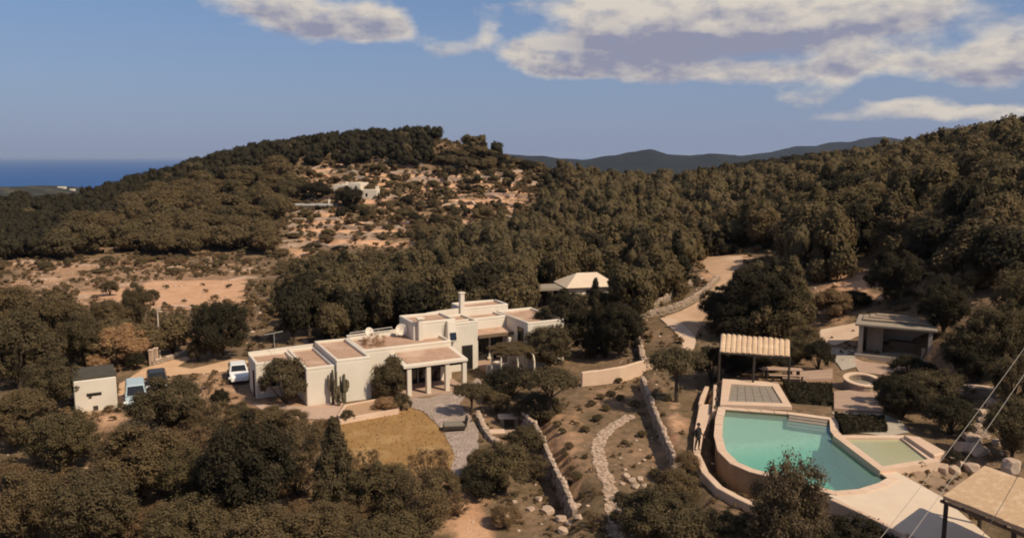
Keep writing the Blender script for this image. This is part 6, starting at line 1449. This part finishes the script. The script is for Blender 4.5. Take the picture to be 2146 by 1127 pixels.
# ------------------------------------------------------------------ ground cover
def ground_cover():
    n = 22500; r = np.random.default_rng(3); y = 38 + (r.random(n) ** 1.6) * 215; x = (r.random(n) * 2 - 1) * (.68 * y + 4); ok = np.ones(n, bool)
    x[-3500:] = -75 + 95 * r.random(3500); y[-3500:] = 195 + 105 * r.random(3500); x[-9900:-7800] = -72 + 95 * r.random(2100); y[-9900:-7800] = 200 + 95 * r.random(2100)      # the open hill
    k = -5200
    for row in ROWS[:8] * 3 + ROWS:
        for p in resample(G2(row), 1.6):
            if k < -3500 - 100 and random.random() < .7: x[k], y[k] = p[0] + random.uniform(-1, 1), p[1] - random.uniform(.6, 2.2); k += 1
    y[-7700:-5300] = 100 + 80 * r.random(2400); x[-7700:-5300] = -y[-7700:-5300] * (.66 * r.random(2400) + .02) # the dry field
    for p in PATHS['hole'] + [UPPER, DECK, list(POOL), list(offset_poly([tuple(q) for q in POOL], .6))]: ok &= ~inpoly(x, y, p)
    ok &= ~inpoly(x, y, [vw(-4.2, -1), vw(8, -2.2), vw(26, -1), vw(26, 12), vw(-4.2, 9)])
    ok &= ~inpoly(x, y, P2([(700, 880), (720, 845), (840, 845), (840, 870)], 0))
    for pl, s in PX_BARE: ok &= ~(inpoly(x, y, G2(pl)) & (r.random(n) < s * .95))
    cl = vnoise(x / 6, y / 6, 31) * .6 + vnoise(x / 2, y / 2, 32) * .4; ok &= cl > .36 + .07 * (y < 75)
    x, y = x[ok], y[ok]; z = height(x, y)
    pr = [crown_arrays(seed=70 + i, lobes=4, cards=13, leaf=.11, z0=0, lr=(.2, .33), core=.8, shape='dome') for i in range(5)]; pl_ = [crown_arrays(seed=90 + i, lobes=5, cards=26, leaf=.07, z0=0, lr=(.18, .3), core=.6, shape='dome') for i in range(3)]
    fms = ['f_bush', 'f_dry', 'f_olive']; V = []; Q = []; T = []; tn = []; mq = []; mt = []; nv = 0
    for a, b, c in zip(x, y, z):
        v, q, t, o, _ = random.choice(pl_ if b < 70 else pr); s = random.uniform(.22, .62) ** (1.2 if b < 75 and a > -4 else 1) if b < 75 and a > -4 else random.uniform(.35, 1.15) * (1 if b < 90 else 1.25 if b < 190 else 1.9); hgt = s * random.uniform(.45, .85); an = random.uniform(0, 6.28); p = np.stack([v[:, 0] * math.cos(an) - v[:, 1] * math.sin(an), v[:, 0] * math.sin(an) + v[:, 1] * math.cos(an), v[:, 2]], 1) * np.array([s, s, hgt]) + np.array([a, b, c - .05])
        k = random.choice((0, 1, 1, 2)); V.append(p); Q.append(q + nv); T.append(t + nv); nv += len(p); tn.append(o); mq.append(np.full(len(q), k)); mt.append(np.full(len(t), k))
    me = npmesh('undergrowth', np.concatenate(V), [np.concatenate(Q), np.concatenate(T)], np.concatenate(tn))
    for k in fms: me.materials.append(M[k])
    me.polygons.foreach_set('material_index', np.concatenate(mq + mt).astype(np.int32)); o = link('undergrowth', me); tag(o, 'low dry scrub and tufts growing all over the open ground', 'scrub', None, 'stuff'); print('COVER', len(x), len(me.polygons))
    # tufts along the borders of lawn and patio and over the lawn
    V = []; Q = []; tn = []; nv = 0; lw = PATHS['hole'][3]; edge = resample(list(lw) + [lw[0]], .22)
    spots = [(p[0] + random.gauss(0, .16), p[1] + random.gauss(0, .16)) for p in edge] + [(random.uniform(-14, -3.5), random.uniform(49, 63)) for _ in range(700)]
    spots = [p for i, p in enumerate(spots) if i < len(edge) or inpoly(np.array([p[0]]), np.array([p[1]]), lw)[0]]
    zz = height(np.array([p[0] for p in spots]), np.array([p[1] for p in spots]))
    for (a, b), c in zip(spots, zz):
        for k in range(4):
            g = random.uniform(0, 6.28); L = random.uniform(.05, .15); dx, dy = math.cos(g), math.sin(g); w_ = .02
            V += [(a - dy * w_, b + dx * w_, c + .03), (a + dy * w_, b - dx * w_, c + .03), (a + dx * L * .7 + dy * w_ * .3, b + dy * L * .7, c + .06 + L), (a + dx * L * .7 - dy * w_ * .3, b + dy * L * .7, c + .06 + L)]; Q.append((nv, nv + 1, nv + 2, nv + 3)); nv += 4; tn += [random.random()] * 4
    o = link('grass', npmesh('grass', np.array(V), np.array(Q), tn), M['f_lawn']); tag(o, 'short straw coloured grass over the parched lawn', 'grass', None, 'stuff')
    # loose stones
    n = 1900; y = 38 + (r.random(n) ** 1.5) * 180; x = (r.random(n) * 2 - 1) * (.66 * y + 4); ok = np.ones(n, bool)
    for p in PATHS['hole'][:4] + [UPPER, DECK]: ok &= ~inpoly(x, y, p)
    ok &= ~inpoly(x, y, [vw(-4.2, -1), vw(8, -2.2), vw(26, -1), vw(26, 12), vw(-4.2, 9)]); x, y = x[ok], y[ok]; z = height(x, y); iv, fv = ICO[1]; V = []; Fc = []
    for i, (a, b, c) in enumerate(zip(x, y, z)): s = r.uniform(.05, .17) * (1 if b < 80 else 2.2); V.append(iv * (1 + r.normal(0, .12, (len(iv), 1))) * np.array([s, s * r.uniform(.7, 1), s * .55]) + np.array([a, b, c + s * .1])); Fc.append(fv + i * len(iv))
    o = link('scattered_stones', npmesh('scattered_stones', np.concatenate(V), np.concatenate(Fc)), M['stone']); tag(o, 'loose pale stones lying over the rough ground', 'stones', None, 'stuff')


ground_cover()


# ------------------------------------------------------------------ air
def build_haze():
    m = bpy.data.materials.new('thin_air'); m.use_nodes = True; nt = m.node_tree; nt.nodes.clear(); o = nd(nt, 'ShaderNodeOutputMaterial'); v = nd(nt, 'ShaderNodeVolumePrincipled'); v.inputs['Color'].default_value = (.62, .75, 1., 1); v.inputs['Density'].default_value = HAZE; v.inputs['Anisotropy'].default_value = .1
    nt.links.new(v.outputs[0], o.inputs['Volume'])
    b = MB().box(-95000, 95000, -22000, 115000, -190, 165).build('haze', m); b['kind'] = 'stuff'


HAZE = 3.8e-5
if HAZE: build_haze()


# ------------------------------------------------------------------ labels: tell the last look-alikes apart by their place
def tell_apart():
    bpy.context.view_layer.update(); by = {}
    for o in SC.objects:
        if o.parent is None and o.get('label'): by.setdefault(o['label'], []).append(o)
    words = 'first second third fourth fifth sixth seventh eighth ninth tenth eleventh twelfth thirteenth fourteenth fifteenth sixteenth'.split()
    for lab, l in by.items():
        if not 1 < len(l) <= 16: continue
        if 'tree' in lab.split() or 'pine' in lab.split():
            if len(l) > 7: continue
        base = lab if len(lab.split()) <= 13 else lab.replace(' the ', ' ').replace('wooded ', '').replace('shaded ', '').replace('brownish green', 'brownish').replace('deep green', 'green').replace('light olive', 'olive')
        if len(base.split()) > 13: continue
        down = 'cascade' in lab; pos = [(proj(*o.location)[1 if down else 0], o) for o in l]; pos.sort(key=lambda q: q[0])
        for w, (_, o) in zip(words, pos): o['label'] = f'{base}, {w} from {"top" if down else "left"}'

    for o in SC.objects:
        if o.parent is None and o.get('category') and not o.get('kind'): o['kind'] = 'thing'


tell_apart()
